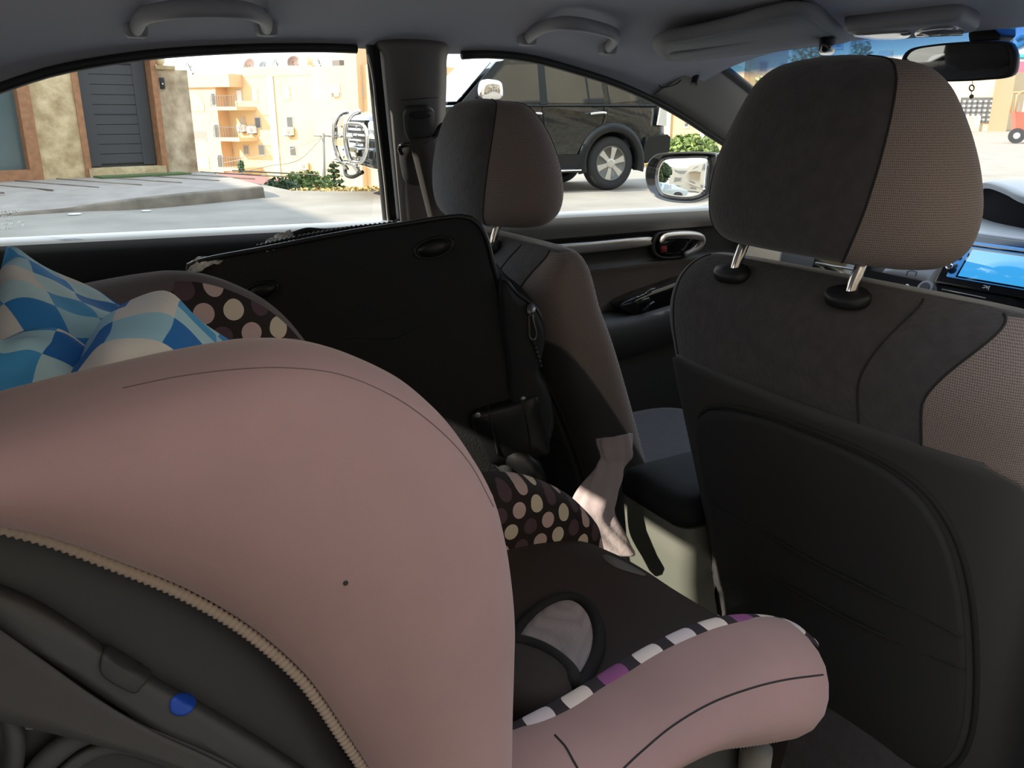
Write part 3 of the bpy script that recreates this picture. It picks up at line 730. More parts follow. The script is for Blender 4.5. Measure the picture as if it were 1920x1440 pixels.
# centre console between the front seats
cc = thing('centre_console', 'grey centre console box with a padded dark lid between the front seats', 'console', (0.075, 0.1, 0.28))
rows = []
M['console'] = mat('console_grey_plastic', (0.15, 0.155, 0.135, 1), 0.42, bump=(1400, 0.3, 0.0006))
mesh('box', *rings([crect(-0.016, 0.104, 0.078, 0.400, 0.262), crect(-0.026, 0.114, 0.063, 0.400, 0.382), crect(-0.033, 0.117, 0.038, 0.400, 0.502), crect(-0.036, 0.120, 0.029, 0.400, 0.582), crect(-0.036, 0.120, 0.029, 0.400, 0.594), crect(-0.030, 0.114, 0.037, 0.400, 0.595)]), M['console'], cc, auto=40)
M['lid'] = mat('black_padded_lid', (0.016, 0.016, 0.017, 1), 0.75, spec=0.2, bump=(1400, 0.3, 0.0006))
mesh('lid', *rings([crect(-0.030, 0.114, 0.037, 0.400, 0.594), crect(-0.036, 0.120, 0.026, 0.400, 0.598), crect(-0.038, 0.122, 0.024, 0.400, 0.614), crect(-0.033, 0.117, 0.031, 0.400, 0.630), crect(-0.021, 0.104, 0.045, 0.390, 0.638), crect(0.004, 0.074, 0.073, 0.360, 0.640)]), M['lid'], cc)

# ================================================================== child seat
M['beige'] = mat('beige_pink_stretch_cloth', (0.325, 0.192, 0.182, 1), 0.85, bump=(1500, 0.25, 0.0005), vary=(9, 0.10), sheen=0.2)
M['beige_shaded'] = mat('shaded_beige_cloth', (0.14, 0.115, 0.112, 1), 0.85, bump=(1500, 0.25, 0.0005))  # beige cover of the far wing, its shade put into the colour
DOT = [(0.72, 0.62, 0.50, 1), (0.10, 0.055, 0.075, 1), (0.62, 0.45, 0.44, 1)]
M['polka'] = polka('dark_polka_dot_cloth', (0.020, 0.012, 0.013, 1), DOT, 0.0245, 0.35)
DOT2 = [(0.70, 0.60, 0.56, 1), (0.62, 0.52, 0.53, 1), (0.72, 0.60, 0.54, 1), (0.25, 0.07, 0.20, 1)]
M['polka2'] = polka('polka_dot_edging', (0.025, 0.016, 0.022, 1), DOT2, 0.034, 0.34, axes=('X', 'Y'), uv=True)
M['cushion'] = mat('dark_brown_stretch_cloth', (0.040, 0.027, 0.025, 1), 0.85, bump=(1500, 0.2, 0.0005))
M['shell'] = mat('child_seat_black_plastic', (0.028, 0.027, 0.027, 1), 0.5, bump=(1500, 0.15, 0.0005))
M['hem'] = mat('gathered_hem_tape', (0.33, 0.25, 0.20, 1), 0.9)
M['pad'] = weave('grey_mesh_pad', (0.42, 0.35, 0.35, 1), (0.31, 0.255, 0.26, 1), 400)
cs = thing('child_seat', 'beige and dark brown child car seat with a polka dot lining on the rear bench', 'child seat', (0.33, -0.50, 0.49))

XR, XL = 0.500, 0.172                      # rim planes of the right and left wings
def yz(px, py, x): p = P(px, py, x=x); return (p.y, p.z)
sil = [(-260, 905), (-120, 830), (0, 782), (150, 738), (330, 692), (440, 668), (510, 657), (590, 659), (670, 678), (740, 708), (790, 739), (840, 785), (885, 845), (918, 905), (938, 965), (950, 1040), (957, 1130), (955, 1210), (950, 1320), (946, 1440)]
low = [(-0.484, 0.70), (-0.50, 0.655), (-0.535, 0.63)]
top_c = spline([Vector((0, *yz(px, py, 0.517))) for px, py in sil] + [Vector((0, -0.486, 0.70)), Vector((0, -0.488, 0.62))], 140)
hem_px = [(760, 1600), (700, 1480), (680, 1440), (640, 1380), (600, 1320), (560, 1268), (500, 1212), (430, 1160), (330, 1104), (200, 1050), (100, 1012), (0, 985), (-140, 955), (-300, 940)]
hem = [yz(px, py, 0.530) for px, py in hem_px]
hem_c = spline([Vector((0, y, z)) for y, z in hem[::-1]] + [Vector((0, -0.575, 0.62))], 140)
def star(outl, c, prof, fx):
    Rs = []
    for s, x in prof: Rs.append([Vector((x, c[0] + (y - c[0]) * s, c[1] + (z - c[1]) * s)) for y, z in outl])
    return rings(Rs)
WV = [(1.0, 0.470), (0.8, 0.462), (0.5, 0.459), (0.25, 0.461), (0.10, 0.466), (0.035, 0.475), (0.008, 0.487), (0.0, 0.499), (0.006, 0.511), (0.022, 0.522), (0.055, 0.532), (0.12, 0.541), (0.25, 0.548), (0.45, 0.552), (0.65, 0.552), (0.82, 0.547), (0.92, 0.541), (0.975, 0.533), (1.0, 0.522), (1.0, 0.505)]
def wing(fx, dz=0.0):
    rows = []
    for v, x in WV: rows.append([Vector((fx(x), a.y + (b.y - a.y) * v, a.z + (b.z - a.z) * v + dz)) for a, b in zip(top_c, hem_c)])
    return grid(rows)
WING = wing(lambda x: x)
wing_r = mesh('side_wing', *WING, M['beige'], cs, label='near padded side wing in beige cloth')
WB = bvh(WING)
mesh('seam', *tube(on(WB, [(p.x, p.y) for p in spline([(230, 728, 0), (330, 707, 0), (440, 693, 0), (540, 690, 0), (640, 703, 0), (740, 745, 0), (820, 803, 0), (880, 868, 0), (925, 950, 0)], 70)], 0.0), 0.0004, 6), mat('beige_seam', (0.15, 0.10, 0.095, 1), 0.9), wing_r)
mesh('puncture', *disc(hit(WB, 648, 1093), (1, 0, 0.1), 0.0013, 12, 0.0004), M['seam'], wing_r)
# ruffled elastic hem with close-set gathers
hp = spline([Vector((0.5325, a.y, a.z)) for a in hem_c[8:]], 640)
V, F = tube(hp, lambda q: 0.0014 + 0.0007 * (0.5 + 0.5 * math.sin(q * 640 * 2 * PI / 4.5)), 8, flat=1.6)
mesh('gathered_hem', V, F, M['hem'], wing_r, label='cream gathered elastic hem')

# far wing: the same shape mirrored, its inner face lined with dots
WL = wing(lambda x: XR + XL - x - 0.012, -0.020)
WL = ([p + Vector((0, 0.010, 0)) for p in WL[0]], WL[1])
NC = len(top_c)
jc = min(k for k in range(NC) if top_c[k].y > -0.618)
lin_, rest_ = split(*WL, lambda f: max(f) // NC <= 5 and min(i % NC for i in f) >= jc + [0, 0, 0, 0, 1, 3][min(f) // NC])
wing_l = mesh('side_wing', *rest_, M['beige_shaded'], cs, label='far padded side wing, beige cover darkened as shade')
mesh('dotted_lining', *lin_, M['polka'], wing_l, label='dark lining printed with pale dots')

# thigh bolsters
def yzl(pts, x): return [yz(a, b, x) for a, b in pts]
bt_c = spline([Vector((0, *yz(a, b, x))) for a, b, x in [(860, 1425, .478), (930, 1392, .478), (1000, 1362, .478), (1070, 1328, .478), (1150, 1278, .478), (1250, 1218, .478), (1340, 1178, .478), (1420, 1166, .482), (1480, 1172, .49), (1525, 1197, .505), (1552, 1245, .52), (1559, 1290, .53)]], 110)
bb_c = spline([Vector((0, *yz(a, b, .54))) for a, b in [(820, 1760), (960, 1660), (1060, 1585), (1150, 1515), (1240, 1455), (1330, 1417), (1420, 1404), (1500, 1387), (1538, 1352), (1556, 1315)]], 110)
BV = [(1.0, 0.462), (0.7, 0.458), (0.4, 0.459), (0.2, 0.461), (0.08, 0.466), (0.02, 0.473), (0.0, 0.480), (0.01, 0.490), (0.04, 0.503), (0.10, 0.517), (0.20, 0.530), (0.35, 0.541), (0.50, 0.548), (0.65, 0.551), (0.80, 0.549), (0.92, 0.543), (1.0, 0.533), (1.0, 0.50)]
BOL = grid([[Vector((x + (0.50 - x) * max(0.0, (k - 92) / 17) ** 2 * 0.85, a.y + (b.y - a.y) * v, a.z + (b.z - a.z) * v)) for k, (a, b) in enumerate(zip(bt_c, bb_c))] for v, x in BV])
BOB = bvh(BOL)
bol_r = mesh('thigh_bolster', *BOL, M['beige'], cs, label='near padded thigh bolster in beige cloth')
mesh('seam', *tube(on(BOB, [(p.x, p.y) for p in spline([(1165, 1445, 0), (1200, 1412, 0), (1260, 1362, 0), (1330, 1320, 0), (1400, 1293, 0), (1470, 1275, 0), (1552, 1264, 0)], 50)], 0.0), 0.0008, 6), M['seam'], bol_r)
mesh('seam', *tube(on(BOB, [(p.x, p.y) for p in spline([(1040, 1378, 0), (1060, 1400, 0), (1074, 1425, 0), (1086, 1446, 0)], 20)], 0.0), 0.0009, 6), M['seam'], bol_r)
hp = spline([Vector((0.5345 + (0.50 - 0.5345) * max(0.0, (k - 92) / 17) ** 2 * 0.85, bb_c[k].y, bb_c[k].z)) for k in range(58, 104, 3)], 200)
if len(hp) > 10: mesh('stitched_hem', *tube(hp, lambda q: 0.0010 + 0.0006 * math.sin(q * 200 * 2 * PI / 5), 8), mat('white_thread', (0.55, 0.52, 0.48, 1), 0.9), bol_r, label='white stitched hem')
# dotted edging along the inner top of the near bolster
ep = spline([Vector((0.474, *yz(a, b, 0.474))) for a, b in ((925, 1394), (960, 1378), (1010, 1352), (1060, 1326), (1110, 1296), (1180, 1252), (1250, 1212), (1320, 1180), (1380, 1164), (1440, 1162), (1490, 1172))] + [Vector((0.482, *yz(1524, 1198, 0.482)))], 110)
rows, uvs = [], []
L = 0
for i, p in enumerate(ep):
    if i: L += (p - ep[i - 1]).length
    t_ = (ep[min(i + 1, 109)] - ep[max(i - 1, 0)]).normalized(); nrm = Vector((0, -t_.z, t_.y))
    if i < 100 and nrm.z < 0: nrm = -nrm
    row = []
    for k in range(9):
        a = PI * k / 8; q = p + Vector((-0.002, 0, 0)) + Vector((math.cos(a) * 0.011, 0, 0)) + nrm * (math.sin(a) * 0.0055 - 0.004)
        row.append(q); uvs.append((L + 0.011, 0.0030 + 0.0028 * k))
    rows.append(row)
mesh('dotted_edging', *grid(rows), M['polka2'], cs, uv=uvs, label='dark edging printed with pink and purple dots')

bl = sp2([(-0.56, 0.80), (-0.46, 0.792), (-0.38, 0.785), (-0.31, 0.779), (-0.262, 0.766), (-0.215, 0.738), (-0.182, 0.707), (-0.158, 0.672), (-0.16, 0.625), (-0.24, 0.60), (-0.40, 0.60), (-0.56, 0.62)], 120)
prof_bl = [(0.3, 0.148), (0.7, 0.149), (0.88, 0.151), (0.96, 0.156), (0.99, 0.162), (1.0, 0.168), (0.985, 0.178), (0.95, 0.190), (0.9, 0.198), (0.8, 0.206), (0.6, 0.212), (0.3, 0.214)]
BL = star(bl, (-0.36, 0.70), prof_bl, None); BLB = bvh(BL)
bol_l = mesh('thigh_bolster', *BL, M['polka'], cs, label='far thigh bolster covered in dark cloth with pale dots')

# seat cushion, its grey mesh pad and strap
tab = [(-0.70, (0.82, 0.80, 0.80, 0.80, 0.82)), (-0.60, (0.745, 0.715, 0.705, 0.715, 0.735)), (-0.50, (0.735, 0.70, 0.685, 0.69, 0.715)), (-0.42, (0.728, 0.692, 0.676, 0.68, 0.705)), (-0.34, (0.722, 0.692, 0.672, 0.676, 0.70)), (-0.27, (0.708, 0.696, 0.68, 0.684, 0.702)), (-0.215, (0.688, 0.692, 0.686, 0.69, 0.705)), (-0.175, (0.660, 0.675, 0.678, 0.684, 0.700)), (-0.152, (0.62, 0.64, 0.645, 0.655, 0.665)), (-0.150, (0.56, 0.57, 0.575, 0.58, 0.59)), (-0.17, (0.50, 0.50, 0.50, 0.50, 0.50))]
xs = (0.185, 0.255, 0.325, 0.395, 0.472)
CU = grid(patch([[Vector((x, y, z)) for x, z in zip(xs, zz)] for y, zz in tab], 40, 80)); CUB = bvh(CU)
cu = mesh('seat_cushion', *CU, M['cushion'], cs)
gp_ = [(958, 1228), (972, 1200), (992, 1172), (1022, 1146), (1056, 1132), (1084, 1138), (1106, 1164), (1115, 1200), (1111, 1234), (1097, 1264), (1079, 1285), (1046, 1264), (1000, 1244)]
mesh('mesh_pad', *patch_on(CUB, gp_, [(1, -0.003), (1, 0.004), (0.95, 0.008), (0.7, 0.011), (0.3, 0.012)], 64), M['pad'], cu, label='grey mesh pad')
rimp = on(CUB, sp2([(1038 + (x - 1038) * 1.12, 1208 + (y - 1208) * 1.10) for x, y in gp_], 90), 0.004)
mesh('pad_binding', *tube(rimp, 0.0065, 8, closed=True), mat('black_binding', (0.012, 0.010, 0.011, 1), 0.8), cu)
mesh('strap_pad', *patch_on(CUB, ((930, 1262), (965, 1254), (1010, 1268), (1050, 1292), (1076, 1322), (1066, 1345), (1000, 1356), (940, 1350), (900, 1320)), [(1, -0.002), (1, 0.018), (0.93, 0.028), (0.6, 0.032)], 60), M['cushion'], cu)
mesh('strap_binding', *tube(spline(on(CUB, ((925, 1240), (965, 1240), (1010, 1254), (1050, 1280), (1080, 1312), (1080, 1330)), 0.022), 40), 0.0065, 8), mat('dark_binding', (0.016, 0.012, 0.012, 1), 0.8), cu)
mesh('grey_patch', *patch_on(CUB, ((1128, 1044), (1140, 1042), (1165, 1052), (1195, 1068), (1212, 1080), (1185, 1074), (1150, 1062)), [(1, -0.0005), (1, 0.0012), (0.5, 0.0015)], 30), mat('grey_print', (0.16, 0.155, 0.16, 1), 0.7), cu)
# padded back between the wings
rows = [[Vector((x, y + 0.02 * abs(x - 0.33) / 0.14, z)) for x in xs] for y, z in ((-0.70, 0.80), (-0.735, 0.90), (-0.765, 0.98), (-0.79, 1.06), (-0.815, 1.10), (-0.85, 1.08), (-0.86, 0.9), (-0.86, 0.7))]
mesh('backrest', *grid(patch(rows, 20, 20)), M['polka'], cs)

# moulded shell under the cover
sh = sp2(yzl([(-200, 945), (0, 970), (200, 1035), (430, 1145), (560, 1250), (640, 1362), (690, 1455), (800, 1560), (700, 1800), (420, 1900), (200, 1800), (60, 1560), (-200, 1300), (-320, 1100)], 0.515), 120)
SHL = star(sh, (-0.68, 0.84), [(0.3, 0.47), (0.98, 0.47), (1.0, 0.485), (0.99, 0.50), (0.9, 0.508), (0.7, 0.510), (0.3, 0.510)], None); SHLB = bvh(SHL)
shell = mesh('shell', *SHL, M['shell'], cs)
def ridge(nm, outline, prof, m, n=60, parent=shell, lab=None): return mesh(nm, *patch_on(SHLB, outline, prof, n), m, parent, label=lab)
M['arm'] = mat('dark_grey_arm', (0.045, 0.044, 0.045, 1), 0.55)
ARM = patch_on(SHLB, ((-40, 1085), (60, 1120), (150, 1175), (200, 1212), (290, 1268), (400, 1330), (520, 1405), (590, 1460), (520, 1470), (440, 1425), (330, 1380), (200, 1295), (80, 1215), (-40, 1140)), [(1, -0.002), (1, 0.006), (0.94, 0.010), (0.5, 0.011), (0.2, 0.011)], 90)
arm = mesh('reinforcing_arm', *ARM, M['arm'], cs); ARB = bvh(ARM)
mesh('arm_sleeve', *patch_on(ARB, ((192, 1222), (205, 1216), (278, 1258), (262, 1288), (246, 1296), (190, 1262)), [(1, -0.001), (1, 0.0015), (0.9, 0.002), (0.4, 0.002)], 36), M['shell'], arm)
mesh('blue_sticker', *patch_on(ARB, ((318, 1318), (326, 1306), (344, 1300), (361, 1304), (366, 1318), (358, 1333), (340, 1341), (322, 1336)), [(1, -0.0005), (1, 0.0008), (0.8, 0.0010), (0.5, 0.0010), (0.1, 0.0010)], 40), mat('blue_sticker', (0.005, 0.055, 0.38, 1), 0.45), arm, label='round blue sticker')
# slotted side frame below
for pts, r_ in ((((18, 1322), (28, 1380), (36, 1470)), 0.0045), (((56, 1465), (80, 1418), (150, 1364), (228, 1348), (310, 1362), (440, 1424), (520, 1470)), 0.0048), (((100, 1452), (150, 1408), (205, 1386), (270, 1396), (410, 1452)), 0.0034)):
    mesh('side_rail', *tube(spline([hit(SHLB, a, b, 0.006) or P(a, b, x=0.52) for a, b in pts], 40), r_, 12, flat=1.2), M['arm'], shell)
mesh('slot_light', *patch_on(SHLB, ((12, 1318), (30, 1322), (62, 1352), (66, 1362), (34, 1362), (18, 1352)), [(1, -0.001), (1, 0.002), (0.5, 0.0025)], 24), mat('slot_light_colour', (0.42, 0.42, 0.36, 1), 0.5), shell)  # light showing through the frame, put in as a pale patch
# base under the seat
mesh('base', *rings([crect(0.17, 0.49, -0.80, -0.22, 0.492, 0.05), crect(0.16, 0.50, -0.82, -0.20, 0.56, 0.05), crect(0.17, 0.49, -0.80, -0.20, 0.63, 0.05), crect(0.19, 0.47, -0.78, -0.22, 0.66, 0.05)]), M['shell'], cs, auto=40)
mesh('front_leg', *tube([P(1418, 1402, x=0.50), P(1412, 1450, x=0.50), P(1400, 1500, x=0.50)], 0.014, 12), M['mid_grey'], cs)

# lap belt running across the shell
bt = thing('lap_belt', 'grey lap belt threaded across the lower side of the child seat shell', 'seat belt', hit(SHLB, 100, 1280))
rows = []
for a, b in (((-60, 1110), (-60, 1290)), ((0, 1152), (0, 1318)), ((80, 1210), (90, 1340)), ((180, 1282), (190, 1368)), ((280, 1342), (290, 1395)), ((400, 1400), (400, 1440)), ((520, 1470), (510, 1500))):
    p, q = (hit(SHLB, *a, 0.014) or P(*a, x=0.525)), (hit(SHLB, *b, 0.014) or P(*b, x=0.525))
    rows.append([p.lerp(q, k / 5) for k in range(6)])
mesh('webbing', *grid(patch(rows, 6, 40)), M['belt'], bt, solid=0.0016)

# ------------------------------------------------------------------ blue patchwork pillow
BLU = [(0.88, 0.85, 0.82, 1), (0.50, 0.80, 0.93, 1), (0.60, 0.86, 0.94, 1), (0.42, 0.74, 0.92, 1), (0.04, 0.30, 0.76, 1), (0.08, 0.42, 0.84, 1), (0.025, 0.21, 0.64, 1), (0.84, 0.82, 0.80, 1)]
M['checks'] = checks('blue_patchwork_print', BLU, 0.030)
pil = thing('pillow', 'crumpled pillow in blue and white patchwork squares on the child seat', 'pillow', P(200, 700, x=0.36))
def sheet(nm, rows, m, nu=60, nv=40, us=0.0, vs=0.0, wob=0.0, rot=0.0, thick=0.003):
    net = patch([[P(a, b, x=x) for a, b, x in r] for r in rows], nu, nv)
    uv = []
    for j in range(nv):
        for i in range(nu):
            # arc length along the sheet gives the print its true size
            a = sum((net[j][k + 1] - net[j][k]).length for k in range(i)); b = sum((net[k + 1][i] - net[k][i]).length for k in range(j))
            uv.append((us + a * math.cos(rot) - b * math.sin(rot), vs + a * math.sin(rot) + b * math.cos(rot)))
    q = random.Random(3)
    for j in range(nv):
        for i in range(nu):
            net[j][i] = net[j][i] + Vector((wob * math.sin(i * 0.31 + j * 0.23), 0, wob * math.cos(i * 0.22 - j * 0.4)))
    return mesh(nm, *grid(net), m, pil, uv=uv, solid=thick)
sheet('pillow_case', [[(18, 473, .20), (21, 472, .20), (24, 471, .20), (30, 474, .20), (62, 494, .195), (110, 519, .19), (170, 548, .19), (235, 578, .19), (300, 606, .19)],
    [(5, 520, .235), (12, 505, .245), (20, 500, .25), (45, 512, .25), (80, 532, .245), (125, 556, .24), (180, 580, .24), (240, 600, .24), (310, 630, .24)],
    [(-8, 565, .26), (2, 555, .28), (14, 548, .29), (45, 556, .295), (90, 574, .29), (140, 592, .285), (190, 610, .285), (250, 628, .285), (320, 660, .28)],
    [(-40, 620, .29), (-14, 612, .31), (6, 606, .32), (45, 604, .32), (95, 615, .315), (145, 632, .31), (200, 650, .31), (260, 668, .30), (320, 700, .30)],
    [(-90, 690, .32), (-40, 680, .335), (0, 672, .335), (45, 664, .335), (95, 670, .33), (150, 688, .33), (205, 708, .32), (260, 730, .32), (320, 750, .31)]], M['checks'], wob=0.0012, rot=0.5)
sheet('pillow_fold', [[(-90, 640, .36), (-30, 640, .36), (0, 645, .36), (50, 628, .36), (110, 630, .36), (170, 660, .35), (220, 690, .34)],
    [(-90, 655, .385), (-30, 655, .385), (10, 662, .385), (60, 650, .385), (115, 655, .38), (170, 680, .37), (220, 700, .36)],
    [(-90, 720, .40), (-30, 715, .40), (10, 705, .40), (60, 700, .40), (115, 705, .40), (165, 720, .39), (215, 730, .38)],
    [(-90, 790, .42), (-30, 780, .42), (10, 775, .42), (60, 765, .42), (115, 760, .42), (160, 760, .41), (210, 760, .40)],
    [(-90, 880, .43), (-30, 860, .43), (10, 850, .43), (60, 830, .43), (115, 815, .43), (160, 805, .43), (210, 790, .42)]], M['checks'], us=0.31, vs=0.22, wob=0.0015, rot=-0.3)
sheet('pillow_fold', [[(120, 735, .35), (160, 670, .345), (190, 620, .34), (220, 588, .34), (262, 568, .34), (300, 556, .34), (322, 560, .34), (352, 590, .34), (395, 625, .34), (445, 660, .34)],
    [(110, 745, .39), (150, 690, .385), (180, 640, .38), (205, 605, .38), (255, 580, .375), (298, 564, .37), (325, 572, .37), (360, 605, .37), (400, 640, .37), (445, 680, .37)],
    [(90, 760, .42), (135, 720, .42), (170, 680, .42), (205, 640, .415), (250, 615, .41), (300, 600, .405), (335, 610, .40), (370, 640, .40), (405, 670, .40), (445, 700, .40)],
    [(60, 800, .44), (120, 770, .44), (165, 730, .44), (205, 690, .44), (255, 665, .435), (305, 650, .43), (345, 655, .425), (380, 680, .42), (415, 700, .42), (445, 720, .41)],
    [(60, 860, .445), (120, 830, .445), (165, 800, .445), (205, 770, .445), (255, 750, .445), (305, 735, .44), (345, 730, .44), (380, 735, .43), (415, 740, .43), (445, 745, .42)]], M['checks'], us=0.115, vs=0.08, wob=0.001, rot=-0.28)

# ================================================================== black suitcase leaning behind the far front seat
M['bag'] = mat('black_bag_cloth', (0.017, 0.0175, 0.020, 1), 0.8, bump=(260, 0.35, 0.0015), vary=(3, 0.25))
M['bag2'] = mat('black_bag_vinyl', (0.008, 0.008, 0.009, 1), 0.42, bump=(120, 0.2, 0.001))
M['bag_edge'] = mat('black_piping', (0.02, 0.02, 0.022, 1), 0.35)
a_, b_, c_ = P(893, 413, x=-0.13), P(360, 498, x=-0.27), P(1022, 838, x=-0.125)
e_x = (a_ - b_).normalized(); dn = (a_ - c_); up_ = (dn - e_x * dn.dot(e_x)).normalized(); nn_ = e_x.cross(up_)
if nn_.x < 0: nn_ = -nn_
SF = Frame(a_, e_x, up=up_, n=nn_)
sl = lambda px, py: SF.hit(px, py)[:2]
bago = sp2([sl(*p) for p in ((845, 407), (878, 408), (897, 420), (912, 446), (925, 496), (945, 568), (960, 640), (978, 720), (992, 780), (1000, 850), (985, 940), (900, 1010), (650, 1000), (470, 930), (400, 760), (366, 600), (352, 510), (376, 490), (500, 466), (650, 437), (760, 420))], 120)
bag = thing('suitcase', 'large black soft suitcase leaning behind the far front seat', 'suitcase', SF(*SF.hit(700, 980)))
BG = puffy(bago, [(0.5, -0.20), (0.9, -0.195), (0.985, -0.175), (1, -0.15), (1, -0.02), (0.99, -0.006), (0.965, 0.004), (0.85, 0.010), (0.5, 0.012), (0.2, 0.012)], lambda a, b, h: SF(a, b, h if h > -0.02 else h * min(1, 0.10 + max(0.0, -b - 0.02) * 2.6)))
mesh('body', *BG, M['bag'], bag); BGB = bvh(BG)
mesh('piping', *tube([SF(a, b, -0.002) for a, b in bago], 0.0035, 8, closed=True), M['bag_edge'], bag)
mesh('zip', *tube([SF(x, y, -0.012) for x, y in sp2([sl(*p) for p in ((480, 466), (560, 448), (650, 432), (720, 424), (745, 420))], 120, False)], lambda q: 0.0022 + 0.0009 * math.sin(q * 120 * 2 * PI / 4), 6), M['bag2'], bag, label='zip teeth along the top edge')
for (cx, cy), (rx, ry) in (((813, 464), (36, 18)), ((490, 545), (32, 16))):
    o = [(cx + rx * math.cos(t) + 4 * math.sin(t) * 0, cy + ry * math.sin(t) - 0.22 * rx * math.cos(t)) for t in [k * PI / 12 for k in range(24)]]
    g = mesh('grommet', *patch_on(BGB, o, [(1.12, -0.001), (1.10, 0.003), (1.0, 0.005), (0.9, 0.003), (0.86, 0.0005), (0.8, 0.004), (0.4, 0.007)], 40), M['bag2'], bag)
# creased pocket line and handle fold across the face
for pts, r in ((((600, 650), (660, 632), (740, 632), (790, 606), (812, 604), (800, 622)), 0.0022), (((640, 620), (720, 600), (790, 575), (800, 580)), 0.0018)):
    mesh('fold', *tube(on(BGB, [(p.x, p.y) for p in spline([(a, b, 0) for a, b in pts], 40)], -0.0008), lambda q: r * math.sin(PI * min(1, max(0.02, q))) + 0.0003, 8), M['bag'], bag)
# side pocket bulging at the front edge
sp_ = sp2([sl(*p) for p in ((938, 520), (965, 545), (985, 560), (1006, 580), (1018, 615), (1014, 655), (1006, 690), (1026, 735), (1034, 790), (1022, 832), (1000, 846), (960, 800), (950, 680), (940, 600))], 80)
SPV = puffy(sp_, [(0.7, -0.10), (1, -0.08), (1, -0.01), (0.96, 0.012), (0.85, 0.022), (0.4, 0.026)], lambda a, b, h: SF(a, b, h))
pk = mesh('side_pocket', *SPV, M['bag'], bag); SPB = bvh(SPV)
mesh('piping', *tube([SF(a, b, 0.006) for a, b in sp_], 0.0028, 8, closed=True), M['bag_edge'], pk)
mesh('zip_slider', *patch_on(SPB, ((986, 574), (992, 571), (998, 573), (1000, 586), (994, 592), (987, 588)), [(1, 0), (1, 0.005), (0.7, 0.007)], 20), M['silver_dark'] if 'silver_dark' in M else mat('gunmetal', (0.20, 0.19, 0.185, 1), 0.35, metal=0.9), pk)
lk = spline(on(SPB, ((989, 592), (990, 610), (991, 630), (1000, 634), (1003, 622), (998, 600), (993, 590)), 0.007), 30)
if len(lk) > 4: mesh('zip_pull', *tube(lk, 0.0013, 6, closed=True), mat('gunmetal_pull', (0.22, 0.21, 0.20, 1), 0.35, metal=0.9), pk)
ck = on(SPB, [(p.x, p.y) for p in spline([(995, 634, 0), (1002, 650, 0), (1006, 668, 0), (1010, 686, 0)], 30)], 0.006)
if len(ck) > 4: mesh('pull_cord', *tube(ck, lambda q: 0.0016 + 0.0012 * math.sin(q * 40), 8), M['bag2'], pk)
# riveted corner guard and wheel housing
cg = sp2([sl(*p) for p in ((880, 772), (910, 755), (960, 742), (1000, 728), (1012, 770), (1026, 830), (1012, 842), (985, 850), (925, 858), (905, 840))], 60)
CGV = puffy(cg, [(1, -0.06), (1, 0.022), (0.97, 0.027), (0.85, 0.031), (0.4, 0.033)], lambda a, b, h: SF(a, b, h))
cgm = mesh('corner_guard', *CGV, M['bag2'], bag); CGB = bvh(CGV)
for px, py in ((896, 777), (981, 747)):
    h = hit(CGB, px, py, 0.0005)
    if h: mesh('rivet', *disc(h, nn_, 0.0042, 16, 0.003), M['silver'], cgm, label='bright rivet')
for pts in (((914, 757), (922, 800), (934, 852)), ((976, 738), (988, 790), (997, 846))):
    q = on(CGB, [(p.x, p.y) for p in spline([(a, b, 0) for a, b in pts], 24)], 0.0005)
    if len(q) > 4: mesh('rib', *tube(q, 0.0016, 6), M['bag_edge'], cgm)
wl = [SF(*sl(x, y), z) for x, y, z in ((950, 842, 0.012), (975, 850, 0.024), (992, 872, 0.024), (1000, 905, 0.012), (1000, 940, 0.0))]
mesh('wheel_housing', *tube(spline(wl, 30), lambda q: 0.020 - 0.003 * q, 14), M['bag2'], bag)
wl = [SF(*sl(x, y), z) for x, y, z in ((930, 850, 0.01), (948, 866, 0.02), (958, 890, 0.014), (962, 930, 0.0))]
mesh('skid', *tube(spline(wl, 24), 0.012, 12), M['bag'], bag)
# torn pale labels at the top edge
M['paper'] = mat('creased_label', (0.75, 0.72, 0.68, 1), 0.8, bump=(40, 0.6, 0.004), vary=(60, 0.45))
def scrap(nm, rows, lab):
    net = patch([[P(a, b, x=x) for a, b, x in r] for r in rows], 24, 16)
    for j, r in enumerate(net):
        for i in range(len(r)): r[i] = r[i] + Vector((0.002 * math.sin(i * 1.1 + j), 0, 0.0015 * math.sin(j * 1.7 + i * 0.6)))
    mesh(nm, *grid(net), M['paper'], bag, solid=0.001, label=lab)
scrap('label_scrap', [[(499, 452, -.26), (515, 444, -.26), (530, 436, -.26), (545, 433, -.26)], [(498, 462, -.245), (516, 456, -.245), (532, 452, -.245), (550, 448, -.245)], [(500, 472, -.235), (520, 466, -.235), (536, 462, -.235), (556, 456, -.235)]], 'torn pale label at the zip')
scrap('label_scrap', [[(350, 506, -.275), (364, 485, -.275), (384, 483, -.272), (425, 478, -.268)], [(354, 512, -.268), (368, 497, -.266), (388, 490, -.264), (428, 483, -.260)], [(360, 518, -.262), (374, 508, -.260), (394, 498, -.258), (430, 489, -.254)]], 'frayed pale label at the corner')
# carry strap along the top
mesh('carry_strap', *tube(spline([SF(*sl(548, 446), -0.02), SF(*sl(575, 440), -0.025), SF(*sl(610, 440), -0.02), SF(*sl(660, 434), -0.014)], 30), 0.004, 8), M['bag'], bag)

